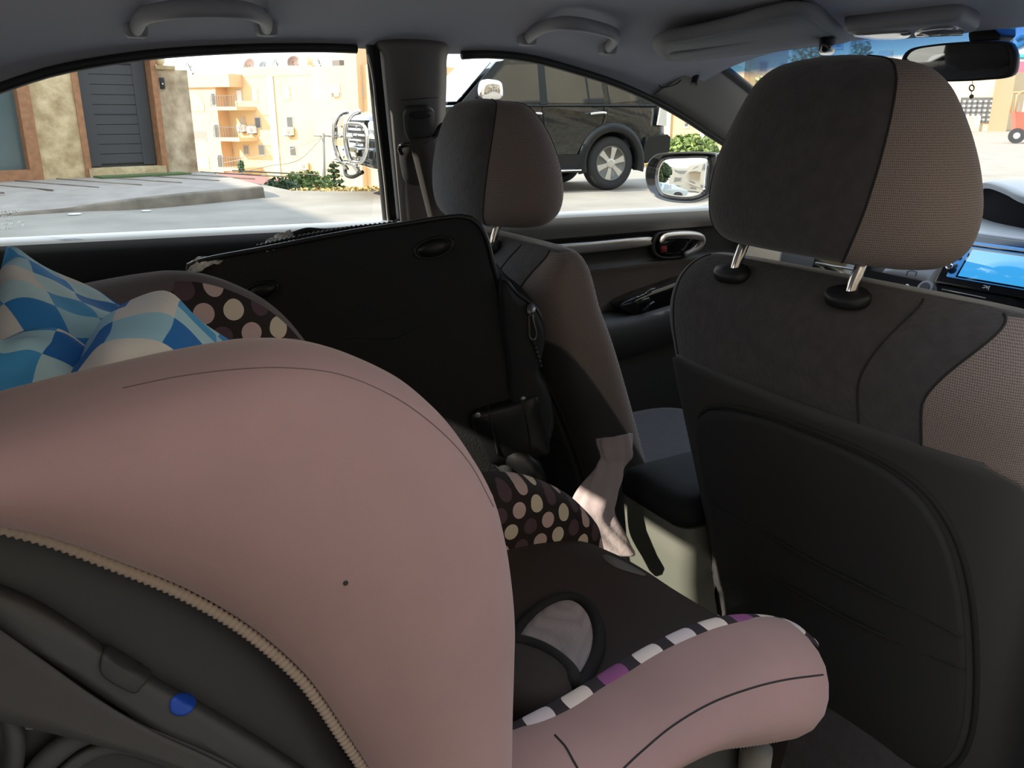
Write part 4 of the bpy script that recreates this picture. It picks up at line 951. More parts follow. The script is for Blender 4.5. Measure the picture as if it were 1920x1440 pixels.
# ================================================================== twisted white cloth tucked by the console
M['white_cloth'] = mat('thin_white_cloth', (0.38, 0.315, 0.325, 1), 0.8, bump=(60, 0.5, 0.004))
wc = thing('cloth', 'twisted whitish cloth standing between the far seat and the console', 'cloth', P(1140, 1040, x=-0.02))
st = [(1152, 818, 30, 0.16), (1152, 834, 31, 0.14), (1153, 850, 28, 0.2), (1150, 862, 19, 0.3), (1146, 872, 18, 0.25), (1140, 892, 21, 0.2), (1128, 915, 25, 0.2), (1116, 940, 30, 0.2), (1110, 962, 30, 0.2), (1118, 985, 26, 0.2), (1135, 1010, 15, 0.2), (1150, 1032, 6, 0.1)]
st = [tuple(v) for v in dense(st, 60)]
Rs = []
for i, (px, py, hw, am) in enumerate(st):
    c = P(px, py, d=1.235 - 0.03 * i / 60); l = P(px - hw, py + 6, d=1.235); ww = (c - l).length; rr = (R + Vector((0, 0, -0.12))).normalized(); dd = H
    r = []
    for k in range(40):
        a = 2 * PI * k / 40; f = 1 + am * 0.6 * math.sin(3 * a + i * 0.16) + am * 0.4 * math.sin(7 * a - i * 0.22)
        r.append(c + rr * (ww * f * math.cos(a)) + dd * (ww * 0.55 * f * math.sin(a)) + Vector((0, 0, (0.009 * math.cos(a + 0.6) * max(0, 1 - i / 12)))))
    Rs.append(r)
mesh('wrap', *rings(Rs, True, False), M['white_cloth'], wc, solid=0.0012)

# ================================================================== dashboard, radio, door mirror
M['dash'] = mat('grey_dash_plastic', (0.36, 0.365, 0.38, 1), 0.42, bump=(1200, 0.25, 0.0006))
M['dash2'] = mat('dark_dash_plastic', (0.045, 0.043, 0.043, 1), 0.5, bump=(1200, 0.2, 0.0006))
ds = thing('dashboard', 'two-tier grey and black dashboard under the windscreen', 'dashboard', (0, 1.0, 0.7))
xsd = [-0.68 + 1.36 * i / 24 for i in range(25)]
bow = lambda x: 0.06 * (1 - (x / 0.68) ** 2)
rows = [[Vector((x, y + bow(x) * k, z)) for x in xsd] for y, z, k in ((0.905, 0.912, .2), (0.90, 0.924, .2), (0.93, 0.930, .3), (1.0, 0.928, .5), (1.12, 0.922, .8), (1.25, 0.92, 1.0), (1.36, 0.92, 1.3))]
mesh('top_pad', *grid(patch(rows, 60, 40)), M['dash'], ds)
rows = [[Vector((x, y, z)) for x in xsd] for y, z in ((0.92, 0.915), (0.895, 0.86), (0.875, 0.80), (0.87, 0.70), (0.93, 0.55), (1.0, 0.35))]
mesh('fascia', *grid(patch(rows, 40, 30)), M['dash2'], ds)
# upper tier: a long arched hood with a dark opening under its rim
fr_ = spline([Vector((-0.34, 1.24, 0.962)), Vector((-0.26, 1.17, 0.985)), Vector((-0.185, 1.10, 1.010)), Vector((-0.11, 1.045, 1.006)), Vector((-0.03, 1.0, 0.992)), Vector((0.15, 0.95, 0.985)), Vector((0.36, 0.92, 1.0)), Vector((0.54, 0.95, 0.98)), Vector((0.64, 1.05, 0.95))], 50)
bk_ = spline([Vector((-0.30, 1.36, 0.95)), Vector((-0.1, 1.37, 0.99)), Vector((0.1, 1.35, 1.0)), Vector((0.4, 1.30, 1.0)), Vector((0.62, 1.2, 0.95))], 50)
rows = []
for a, b in zip(fr_, bk_):
    rows.append([a + Vector((0, 0.012, -0.014)), a + Vector((0, 0.001, -0.010)), a, a.lerp(b, 0.1) + Vector((0, 0, 0.006)), a.lerp(b, 0.4) + Vector((0, 0, 0.012)), a.lerp(b, 0.75) + Vector((0, 0, 0.008)), b])
mesh('upper_hood', *grid(patch(rows, 16, 60)), M['dash'], ds)
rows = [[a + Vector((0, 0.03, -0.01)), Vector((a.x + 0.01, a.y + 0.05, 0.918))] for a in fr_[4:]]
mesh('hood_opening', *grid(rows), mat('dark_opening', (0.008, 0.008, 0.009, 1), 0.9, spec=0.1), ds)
# centre stack panel, button, lower band and dials
RB = P(1760, 531, y=0.84); RT = P(1807, 445, y=0.90)
ru = (RT - RB); ru.x = 0; ru.normalize()
RF = Frame(RB, (1, 0, 0), up=ru)
rl = lambda px, py, c=0.0: RF.hit(px, py, c)[:2]
pl_ = [rl(*p) for p in ((1655, 512), (1690, 495), (1736, 493), (1760, 480), (1795, 452), (1806, 448), (1760, 531), (1738, 530), (1700, 522))]
mesh('centre_panel', *puffy(sp2(pl_, 60), [(1, -0.03), (1, 0.002), (0.96, 0.006), (0.5, 0.006)], lambda a, b, h: RF(a, b, h)), M['dash'], ds)
o = [rl(*p) for p in ((1747, 528), (1758, 508), (1795, 456), (1808, 446), (1762, 532))]
mesh('radio_cheek', *puffy(sp2(o, 40), [(1, -0.01), (1, 0.006), (0.95, 0.008), (0.5, 0.008)], lambda a, b, h: RF(a, b, h)), mat('taupe_plastic', (0.14, 0.115, 0.09, 1), 0.5), ds)
mesh('small_button', *tube([RF(*rl(*p), 0.006) for p in ((1702, 520), (1704, 512), (1712, 510), (1722, 513), (1719, 520))], 0.0010, 6), M['black'], ds)
band = [rl(*p) for p in ((1618, 506), (1660, 514), (1740, 533), (1770, 538), (1930, 566), (1930, 600), (1700, 580), (1620, 545))]
mesh('lower_band', *puffy(band, [(1, -0.02), (1, 0.003), (0.99, 0.005), (0.5, 0.005)], lambda a, b, h: RF(a, b, h)), M['gloss'], ds, auto=30)
c = RF(*rl(1742, 548), 0.004)
dl = mesh('dial', *cyl(c, c + RF.n * 0.016, 0.017, 28, 0.0155), M['silver'], ds, auto=40)
mesh('dial_cap', *cyl(c + RF.n * 0.012, c + RF.n * 0.018, 0.010, 24), M['dash2'], dl, auto=40)
c = RF(*rl(1704, 540), 0.004); mesh('small_knob', *disc(c, RF.n, 0.004, 16, 0.006), M['silver'], ds)
mesh('trim_line', *tube([RF(*rl(1768, 545), 0.006), RF(*rl(1850, 562), 0.006)], 0.0012, 6), M['silver'], ds)
# passenger side: air vent and glovebox line
vf = Frame((-0.35, 0.868, 0.815), (1, 0, 0), up=(0, 0.25, 0.97))
mesh('vent_frame', *vf.box(-0.06, 0.07, -0.03, 0.035, -0.01, 0.012), M['gloss'], ds, bevel=0.004)
for k in range(4): mesh('vent_slat', *vf.box(-0.05, 0.06, -0.022 + 0.013 * k, -0.018 + 0.013 * k, 0.010, 0.016), M['silver'], ds)
tf = Frame(P(1451, 492, y=0.885), (1, 0, 0), up=(0, 0.25, 0.97))
for k in range(3): mesh('warning_mark', *tf.box(-0.012, 0.012, 0.004 - 0.009 * k, 0.009 - 0.009 * k, 0.0, 0.001), etch, ds)

# radio
cr_ = thing('car_radio', 'double height black car radio with a blue sky reflection put on its screen', 'car radio', RF(0.09, 0.0, 0))
W_ = rl(1807, 445)[0] * 0 + 0.20; Hh = (RT - RB).length
mesh('bezel', *RF.box(-0.004, 0.205, -0.004, Hh + 0.004, -0.06, 0.010), M['gloss'], cr_, bevel=0.003)
M['screen'] = mat('blue_reflection_glow', (0.01, 0.03, 0.06, 1), 0.06, coat=0.5, emit=((0.05, 0.42, 0.90, 1), 0.55))  # sky reflection on the glossy screen, put in as blue emission
M['key_blue'] = mat('key_plate_glow', (0.05, 0.16, 0.35, 1), 0.25, emit=((0.05, 0.28, 0.75, 1), 0.30))  # bluish shine of the silver key plate, put in as emission
mesh('key_strip', *RF.box(0.014, 0.190, 0.012, Hh - 0.012, 0.008, 0.0125), M['key_blue'], cr_, bevel=0.002)
mesh('screen_frame', *RF.box(0.034, 0.186, 0.013, Hh - 0.026, 0.010, 0.0135), M['gloss'], cr_)
mesh('screen', *RF.box(0.038, 0.182, 0.016, Hh - 0.030, 0.011, 0.0142), M['screen'], cr_, label='touch screen with its blue sky reflection put in as glow')
mesh('disc_slot', *RF.box(0.030, 0.186, Hh - 0.023, Hh - 0.018, 0.011, 0.0135), M['gloss'], cr_)
for k in range(3): mesh('key', *disc(RF(0.0225, 0.036 + 0.017 * k, 0.012), RF.n, 0.0042, 20, 0.002), M['dash2'], cr_)
kc = RF(0.021, 0.026, 0.012)
kn = mesh('volume_knob', *cyl(kc, kc + RF.n * 0.014, 0.008, 24, 0.007), M['black'], cr_, auto=40)
mesh('knob_cap', *disc(kc + RF.n * 0.014, RF.n, 0.0068, 20, 0.003), M['chrome'], kn)
M['white_print'] = mat('white_print', (0.75, 0.75, 0.75, 1), 0.6)
text('logo', 'JVC', RF, 0.105, 0.002, 0.0085, M['white_print'], cr_, True, 0.0002, weight=0.0002)
for v in bpy.data.objects['logo'].data.vertices: v.co += RF.n * 0.0105

# driver's far side door mirror
MO = P(1277, 331, x=-0.90); mnn = Vector((0.225, -0.97, 0.10)).normalized()
mee = Vector((0.97, 0.225, 0)).normalized(); muu = mee.cross(mnn) * -1
if muu.z < 0: muu = -muu
DF = Frame(MO, mee, up=muu, n=mnn)
dm = thing('door_mirror', 'black left door mirror reflecting the street behind', 'mirror', DF(0.06, -0.06, 0))
lo = lambda px, py: DF.hit(px, py)[:2]
oo = sp2([lo(*p) for p in ((1216, 330), (1220, 308), (1232, 293), (1250, 287), (1300, 285), (1345, 287), (1352, 296), (1350, 330), (1342, 362), (1325, 374), (1300, 381), (1262, 379), (1235, 370), (1221, 352))], 80)
gl_ = sp2([lo(*p) for p in ((1231, 332), (1236, 308), (1250, 296), (1290, 293), (1325, 293), (1334, 300), (1332, 330), (1327, 360), (1305, 372), (1275, 373), (1245, 367), (1234, 352))], 80)
mesh('housing', *puffy(oo, [(0.3, -0.13), (0.7, -0.11), (0.92, -0.06), (1, -0.02), (1, 0.010), (0.985, 0.017), (0.95, 0.017), (0.92, 0.002)], lambda a, b, h: DF(a, b, h)), M['gloss'], dm)
mesh('mirror_glass', *puffy(gl_, [(1, 0.0068), (0.85, 0.0076), (0.7, 0.0083), (0.5, 0.0089), (0.3, 0.0093), (0.1, 0.0095)], lambda a, b, h: DF(a, b, h)), M['mirror'], dm)
mesh('bracket', *box(P(1344, 330, x=-0.80) - Vector((0.05, 0.0, 0.03)), P(1344, 330, x=-0.80) + Vector((0.11, 0.05, 0.02))), M['black'], dm, bevel=0.012)

# ================================================================== the street outside
S = {}
S['asphalt'] = mat('worn_asphalt', (0.27, 0.242, 0.205, 1), 0.95, bump=(60, 0.4, 0.01), vary=(1.3, 0.16))
S['paving'] = mat('pale_paving', (0.31, 0.27, 0.235, 1), 0.9, bump=(30, 0.3, 0.005), vary=(3, 0.15))
S['kerb'] = mat('stained_kerb_stone', (0.21, 0.175, 0.135, 1), 0.95, vary=(2.5, 0.4))
S['earth'] = mat('dry_earth', (0.52, 0.42, 0.28, 1), 1.0, vary=(0.6, 0.3))
S['stone'] = mat('weathered_yellow_stone', (0.64, 0.46, 0.24, 1), 0.95, bump=(7, 0.8, 0.03), vary=(5, 0.36, (0.74, 0.58, 0.35, 1)))
S['plaster'] = mat('peeling_plaster', (0.40, 0.27, 0.155, 1), 0.95, bump=(9, 0.6, 0.02), vary=(3.2, 0.3, (0.74, 0.60, 0.42, 1)))
S['gate'] = mat('dark_grey_gate_boards', (0.062, 0.064, 0.070, 1), 0.6)
S['wood'] = mat('brown_door_wood', (0.36, 0.175, 0.085, 1), 0.6, vary=(12, 0.2))
S['facade'] = mat('ochre_limestone', (0.66, 0.49, 0.27, 1), 0.95, vary=(0.35, 0.10), bump=(4, 0.2, 0.02))
S['facade_p'] = mat('pink_ochre_render', (0.63, 0.43, 0.265, 1), 0.95, vary=(0.3, 0.08))
S['facade_o'] = mat('orange_stone', (0.62, 0.42, 0.22, 1), 0.95, vary=(0.4, 0.14))
S['terrace'] = mat('dull_cream_render', (0.48, 0.41, 0.30, 1), 0.95, vary=(0.4, 0.12))
S['cream'] = mat('cream_render', (0.62, 0.54, 0.42, 1), 0.95, vary=(0.4, 0.1))
S['yellow'] = mat('pale_yellow_render', (0.68, 0.54, 0.34, 1), 0.95, vary=(0.25, 0.10))
S['win'] = mat('window_dark', (0.10, 0.095, 0.09, 1), 0.3)
S['win2'] = mat('window_grey', (0.24, 0.22, 0.19, 1), 0.4)
S['shut'] = mat('roller_shutter', (0.50, 0.43, 0.34, 1), 0.8)
S['white'] = mat('white_metal', (0.72, 0.71, 0.68, 1), 0.5)
S['rail'] = mat('iron_rail', (0.14, 0.12, 0.11, 1), 0.6)
S['dish_g'] = mat('grey_dish', (0.32, 0.33, 0.34, 1), 0.6); S['dish_b'] = mat('rusty_dish', (0.20, 0.13, 0.11, 1), 0.7)
S['red'] = mat('red_canopy', (0.36, 0.11, 0.085, 1), 0.8, vary=(2, 0.15))
S['leaf'] = mat('green_leaves', (0.16, 0.22, 0.06, 1), 0.7, vary=(4, 0.5)); S['leaf2'] = mat('dark_leaves', (0.07, 0.11, 0.05, 1), 0.7, vary=(3, 0.4))
S['pale_leaf'] = mat('pale_dusty_leaves', (0.30, 0.32, 0.17, 1), 0.8, vary=(3, 0.3)); S['dry'] = mat('dry_grass', (0.62, 0.47, 0.20, 1), 0.9, vary=(3, 0.35)); S['bark'] = mat('bark', (0.14, 0.10, 0.07, 1), 0.9)

# ground: a plateau of road, then the land drops into a valley
edge = [P(545, 357, z=0), P(640, 358, z=0), P(760, 348, z=0), P(1000, 330, z=0), P(1245, 308, z=0), P(1330, 285, z=0)]
poly = [Vector((60, -70, 0)), Vector((60, 95, 0)), Vector((-30, 95, 0)), Vector((-45, 62, 0))] + edge[::-1] + [Vector((-18, 2.6, 0)), Vector((-45, 1.0, 0)), Vector((-45, -70, 0))]
def ngon(pts, z0):
    n = len(pts); V = [Vector(p) for p in pts] + [Vector((p.x, p.y, z0)) for p in pts]
    return V, [tuple(range(n))] + [(i, (i + 1) % n, n + (i + 1) % n, n + i) for i in range(n)]
mesh('ground', *ngon(poly, -12), S['asphalt'], smooth=False, kind='structure', label='grey worn road')
mesh('valley_ground', *box((-260, -60, -12.5), (40, 260, -12)), S['earth'], smooth=False, kind='structure')
# pavement with its kerb
kt = [P(a, b, z=c) for a, b, c in ((-260, 425, .02), (-100, 412, .02), (20, 400, .03), (150, 387, .06), (240, 375, .12), (360, 362, .15), (492, 350, .15))]
GW0, GW1 = P(80, 337, z=0.15), P(370, 323, z=0.15)
GF = Frame(GW0, (GW1 - GW0))
pv = kt + [P(482, 345, z=0.15), GF(2.75, 0, 0), GF(2.75, 0, -1.5), GF(-5, 0, -1.5)]
mesh('pavement', *ngon(pv, -0.02), S['paving'], smooth=False, kind='structure', label='paved footpath in front of the stone wall')
rows = [[p + Vector((0, 0, dz)) + GF.n * dx for dx, dz in ((-0.12, 0.003), (0.0, 0.003), (0.03, -0.02), (0.05, -0.16))] for p in spline(kt[2:], 60)]
mesh('kerb', *grid(rows), S['kerb'], kind='structure')
for k in range(9):
    a = -1.6 + 0.6 * k
    mesh('paving_joint', *tube([GF(a, 0.003, 0.02), GF(a + 0.5, 0.003, 2.2)], 0.012, 4), S['kerb'], kind='structure')
mesh('litter_scrap', *disc(P(140, 402, z=0.005), (0, 0, 1), 0.08, 7, 0.01), S['white'], label='white scrap of litter on the near road', cat='litter', loc=None)
mesh('litter_scrap', *disc(P(274, 396, z=0.005), (0, 0, 1), 0.06, 6, 0.01), S['white'], label='small white scrap of litter nearer the kerb', cat='litter')

# stone wall with a window, gate and pillar
ga = lambda px, py, c=0.0: GF.hit(px, py, c)[:2]
gL, gR = ga(172, 322)[0], ga(304, 312)[0]
wL = ga(80, 337)[0]; pR = ga(371, 322)[0]
HT = 3.0
mesh('wall_street', *GF.box(wL, gL - 0.10, -0.3, HT, -0.4, 0.0), S['stone'], smooth=False, kind='structure', label='weathered yellow stone wall beside the gate')
mesh('wall_street', *GF.box(-5, wL - 1.15, -0.3, HT, -0.4, 0.0), S['stone'], smooth=False, kind='structure')
mesh('wall_street', *GF.box(gL - 0.10, gR + 0.10, 2.35, HT, -0.4, 0.0), S['stone'], smooth=False, kind='structure')
top_p = ga(330, 131)[1]
mesh('wall_pillar', *GF.box(gR + 0.10, pR, -0.3, top_p, -0.5, 0.02), S['plaster'], smooth=False, kind='structure', label='pillar with peeling plaster right of the gate')
mesh('pillar_cap', *GF.box(gR + 0.08, pR - 0.22, top_p, top_p + 0.06, -0.5, 0.06), S['stone'], smooth=False, kind='structure')
lampv = GF(gR + 0.22, top_p + 0.16, -0.1)
mesh('wall_lamp', *rings([[lampv + Vector((0.09 * math.sin(a) * math.cos(2 * PI * k / 16), 0.09 * math.sin(a) * math.sin(2 * PI * k / 16), 0.11 * math.cos(a))) for k in range(16)] for a in [PI * i / 10 for i in range(1, 10)]]), mat('cream_lamp', (0.70, 0.60, 0.40, 1), 0.5), label='cream globe lamp on the pillar right of the gate', cat='lamp')
gt = thing('gate', 'dark grey boarded gate in a brown wooden frame', 'gate', GF((gL + gR) / 2, 0.1, -0.2))
for a0, a1 in ((gL - 0.10, gL), (gR, gR + 0.10)): mesh('jamb', *GF.box(a0, a1, 0.0, 2.35, -0.35, 0.03), S['wood'], gt, smooth=False)
mesh('lintel', *GF.box(gL, gR, 2.25, 2.35, -0.35, 0.03), S['wood'], gt, smooth=False)
mesh('leaf', *GF.box(gL, gR, 0.14, 2.25, -0.30, -0.22), S['gate'], gt, smooth=False)
w3 = gR - gL
mesh('stile', *GF.box(gL + 0.02, gL + 0.20 * w3, 0.16, 2.25, -0.22, -0.19), S['gate'], gt, smooth=False); mesh('stile', *GF.box(gR - 0.20 * w3, gR - 0.02, 0.16, 2.25, -0.22, -0.19), S['gate'], gt, smooth=False)
for k in range(13):
    b0 = 0.20 + 0.158 * k
    mesh('board', *GF.box(gL + 0.2 * w3, gR - 0.2 * w3, b0, b0 + 0.148, -0.22, -0.20), S['gate'], gt, smooth=False)
for b0 in (0.185, 0.98, 1.78): mesh('groove', *GF.box(gL + 0.2 * w3, gR - 0.2 * w3, b0, b0 + 0.018, -0.205, -0.196), M['rubber'], gt, smooth=False)
mesh('step', *GF.box(gL - 0.05, gR + 0.05, 0.0, 0.14, -0.35, 0.05), S['stone'], smooth=False, kind='structure')
mesh('doormat', *GF.box(gL - 0.02, gR + 0.28, 0.002, 0.03, 0.10, 0.52), mat('green_turf_mat', (0.10, 0.15, 0.055, 1), 1.0, bump=(80, 0.8, 0.01)), smooth=False, label='green turf mat on the footpath before the gate', cat='mat')
db = thing('door_entry_phone', 'small dark entry phone on the pillar beside the gate', 'intercom', GF(*ga(302, 155), 0.03))
A_ = ga(302, 155); mesh('case', *GF.box(A_[0] - 0.035, A_[0] + 0.04, A_[1] - 0.10, A_[1] + 0.08, 0.015, 0.06), M['black'], db, bevel=0.01)
mesh('button', *disc(GF(A_[0], A_[1] - 0.02, 0.06), GF.n, 0.014, 14, 0.006), S['white'], db)
wd = thing('wall_window', 'tall street window in a brown wooden frame left of the stone wall', 'window', GF(wL - 0.5, 0.0, 0))
mesh('frame', *join(GF.box(wL - 0.16, wL + 0.02, 0.0, HT, -0.3, 0.03), GF.box(wL - 1.15, wL - 0.98, 0.0, HT, -0.3, 0.03), GF.box(wL - 0.98, wL - 0.16, 0.0, 0.16, -0.3, 0.03), GF.box(wL - 0.98, wL - 0.16, 2.2, HT, -0.3, 0.03)), S['wood'], wd, smooth=False)
mesh('glass_pane', *GF.box(wL - 0.98, wL - 0.16, 0.16, 2.2, -0.2, -0.18), mat('blue_grey_glass', (0.10, 0.15, 0.16, 1), 0.15, coat=0.5), wd, smooth=False)

# ---- the apartment blocks across the valley
def win(t, fr, px, py, w_, h_, kind='dark', c=0.0, name='window'):
    a, b, _ = fr.hit(px, py, c); d = (fr(a, b, c) - CAM).dot(FW); v = (fr(a, b, c) - CAM).normalized()
    hw = w_ * d / FPX / 2 / max(0.25, abs(fr.e.dot(R))); hh = h_ * d / FPX / 2
    m = {'dark': S['win'], 'grey': S['win2'], 'shut': S['shut'], 'white': S['white']}[kind]
    f = mesh(name, *fr.box(a - hw - 0.12, a + hw + 0.12, b - hh - 0.16, b + hh + 0.10, c - 0.1, c + 0.05), S['shut'] if kind != 'shut' else S['facade_p'], t, smooth=False)
    mesh('pane', *fr.box(a - hw, a + hw, b - hh, b + hh, c - 0.05, c + 0.07), m, f, smooth=False)
    return a, b, hw, hh
BF = Frame(P(500, 230, d=85), (0.87, 0.5, 0), n=(0.5, -0.87, 0))
bA = thing('apartment_block', 'long ochre stone apartment block across the valley with rows of small windows', 'building', BF(0, -14, 0))
h = lambda px, py, c=0.0: BF.hit(px, py, c)
zt = h(500, 143)[1]; xl, xr_ = h(411, 230)[0], h(592, 230)[0]
mesh('wall', *BF.box(xl, xr_, -14, zt, -14, 0), S['facade'], bA, smooth=False)
mesh('parapet', *BF.box(h(455, 140)[0], xr_, zt, zt + 0.9, -0.5, 0.05), S['facade'], bA, smooth=False)
for px, py, ww, hh, k in ((420, 180, 11, 20, 'white'), (449, 180, 11, 20, 'white'), (478, 178, 11, 19, 'shut'), (508, 176, 11, 18, 'white'), (538, 175, 11, 20, 'shut'), (455, 229, 10, 18, 'shut'), (484, 230, 11, 17, 'dark'), (513, 230, 11, 18, 'grey'), (544, 229, 12, 18, 'dark'), (433, 283, 9, 7, 'grey'), (462, 281, 10, 14, 'grey'), (491, 281, 11, 16, 'grey'), (519, 282, 11, 16, 'grey'), (550, 283, 12, 16, 'dark'), (466, 324, 10, 8, 'shut'), (495, 327, 10, 8, 'shut'), (523, 328, 10, 8, 'shut'), (554, 330, 10, 8, 'shut'), (427, 234, 9, 8, 'dark')):
    win(bA, BF, px, py, ww, hh, k)
mesh('pipe_strip', *BF.box(h(509, 200)[0] - 0.3, h(509, 200)[0] + 0.6, -12, zt, 0, 0.12), S['shut'], bA, smooth=False)
bB = thing('apartment_block', 'pinkish wing with stacked balconies at the left end of the ochre block', 'building', BF(h(385, 230)[0], -14, 1.5))
zB_ = h(395, 152, 1.5)[1]
mesh('wall', *BF.box(h(330, 230, 1.5)[0], h(410, 230, 1.5)[0], -14, zB_, -12, 1.5), S['facade_p'], bB, smooth=False)
mesh('parapet', *BF.box(h(344, 140, 1.8)[0], h(428, 140, 1.8)[0], zB_ - 0.6, h(400, 139, 1.8)[1], -2, 1.8), S['facade_p'], bB, smooth=False)
mesh('arch_panel', *rings([[BF(h(364, 190, 1.5)[0] + 1.5 * math.cos(a), h(364, 190, 1.5)[1] - 0.6 + 1.5 * max(0, math.sin(a)) - (0.4 if math.sin(a) < 0 else 0), cc_) for a in [k * PI / 12 for k in range(24)]] for cc_ in (1.45, 1.56)]), S['facade'], bB, smooth=False)
win(bB, BF, 375, 253, 26, 14, 'grey', 1.5); win(bB, BF, 381, 306, 26, 18, 'shut', 1.5)
for px, py, ww, hh in ((401, 186, 8, 20), (407, 247, 9, 25), (414, 303, 9, 24)): win(bB, BF, px, py, ww, hh, 'dark', 1.5, 'balcony_door')
for px, py in ((415, 200), (420, 258), (428, 314)):
    a, b, _ = h(px, py, 2.4)
    bl_ = mesh('balcony', *BF.box(a - 1.3, a + 2.4, b - 0.35, b, 0, 2.6), S['facade_p'], bB, smooth=False)
    mesh('railing', *join(*[BF.box(a - 1.3 + 0.37 * k, a - 1.26 + 0.37 * k, b, b + 1.0, 2.5, 2.55) for k in range(11)], BF.box(a - 1.3, a + 2.4, b + 1.0, b + 1.06, 2.48, 2.57)), S['rail'], bl_, smooth=False)
bC = thing('apartment_block', 'ochre end wing of the block behind the bull bar', 'building', BF(h(660, 230)[0], -14, 2))
zC = h(640, 123, 2)[1]
mesh('wall', *BF.box(h(590, 230, 2)[0], h(760, 230, 2)[0], -14, zC, -14, 2), S['facade'], bC, smooth=False)
for px, py, ww, hh, k in ((628, 171, 20, 20, 'shut'), (630, 178, 18, 7, 'dark'), (632, 229, 20, 18, 'grey'), (677, 170, 14, 20, 'shut')): win(bC, BF, px, py, ww, hh, k, 2.0)
mesh('pilaster', *BF.box(h(668, 150, 2)[0] - 0.7, h(668, 150, 2)[0] + 0.7, -14, zC + 2.4, 1.0, 2.7), S['facade_p'], bC, smooth=False)
# air conditioners, dishes and tanks on them
def aircon(fr, px, py, c, s, label, grp='air conditioners on the far blocks'):
    a, b, _ = fr.hit(px, py, c); t_ = thing('air_conditioner', label, 'air conditioner', fr(a, b - 0.35 * s, c + 0.2), grp)
    mesh('case', *fr.box(a - 0.5 * s, a + 0.5 * s, b - 0.35 * s, b + 0.35 * s, c + 0.1, c + 0.1 + 0.4 * s), S['white'], t_, smooth=False)
    mesh('fan_grille', *disc(fr(a + 0.15 * s, b, c + 0.1 + 0.4 * s), fr.n, 0.26 * s, 20, 0.03), S['win2'], t_)
    mesh('bracket', *fr.box(a - 0.4 * s, a + 0.4 * s, b - 0.45 * s, b - 0.35 * s, c, c + 0.1 + 0.35 * s), S['rail'], t_, smooth=False)
aircon(BF, 457, 240, 0, 1.0, 'white air conditioner under the shuttered second row window, leftmost of three')
aircon(BF, 476, 243, 0, 1.0, 'white air conditioner in the second window row, middle of three')
aircon(BF, 545, 246, 0, 1.1, 'white air conditioner below the rightmost dark window of the second row')
aircon(BF, 573, 311, 0, 1.0, 'white air conditioner low on the ochre block near the utility pole')
def dish(px, py, rpx, m, label, tilt=(0.72, -0.6, 0.35), c=-0.6):
    a, b, _ = BF.hit(px, py, c); p = BF(a, b, c); r = 1.1 * rpx * (p - CAM).dot(FW) / FPX
    t_ = thing('satellite_dish', label, 'satellite dish', p - Vector((0, 0, r * 1.3)), 'satellite dishes on the roof of the ochre block')
    n = Vector(tilt).normalized(); u = n.orthogonal().normalized(); v = n.cross(u)
    R_ = [[p + n * (0.30 * r * q * q) + (u * math.cos(2 * PI * k / 24) + v * math.sin(2 * PI * k / 24)) * r * q for k in range(24)] for q in (0.05, 0.3, 0.6, 0.85, 1.0)]
    V, F = rings(R_, True, False); mesh('bowl', V, F, m, t_, solid=0.05)
    mesh('mast', *cyl(p - n * 0.1, Vector((p.x, p.y, p.z - r * 1.7)), 0.07, 8), S['rail'], t_)
    mesh('feed_arm', *tube([p - Vector((0, 0, r * 0.9)), p + n * r * 0.9], 0.04, 6), S['rail'], t_)
dish(360, 126, 13, S['dish_g'], 'pale grey dish above the pinkish balcony wing', c=-1.0)
dish(469, 124, 12, S['dish_b'], 'rusty brown dish, first along the roof edge', (0.5, -0.8, 0.35))
dish(497, 127, 11, S['dish_g'], 'low grey dish second along the roof edge', (0.8, -0.2, 0.5))
dish(523, 121, 12, S['dish_g'], 'round grey dish third along the roof edge')
dish(551, 118, 11, S['dish_b'], 'dark dish beside the cream drum on the roof', (0.8, -0.5, 0.3))
dish(600, 116, 8, S['dish_g'], 'small grey dish at the right end of the roof')
a, b, _ = BF.hit(573, 117, -1.0); pc = BF(a, b, -1.0)
mesh('roof_drum', *cyl(pc - BF.n * 0.4 , pc + BF.n * 0.4, 0.62, 20), S['yellow'], label='cream drum lying on the roof between two dishes', cat='drum', auto=40)
for px, py, ww, hh, m, lb in ((622, 103, 17, 16, S['white'], 'grey white water tank on the right part of the far roof'), (672, 104, 26, 18, S['dish_g'], 'large grey water tank nearest the car pillar')):
    a, b, _ = BF.hit(px, py, 0); k = 85 / FPX
    tk = thing('water_tank', lb, 'water tank', BF(a, b - hh * k / 2, -1), 'water tanks on the far roof')
    mesh('tank', *cyl(BF(a, b - hh * k / 2, -1), BF(a, b + hh * k / 2, -1), ww * k / 2, 20), m, tk, auto=40)
    mesh('stand', *BF.box(a - ww * k / 2, a + ww * k / 2, zC - 0.05, b - hh * k / 2, -1.5, -0.5), S['rail'], tk, smooth=False)
# hazy hill town above the roofs, far off
hq = random.Random(5)
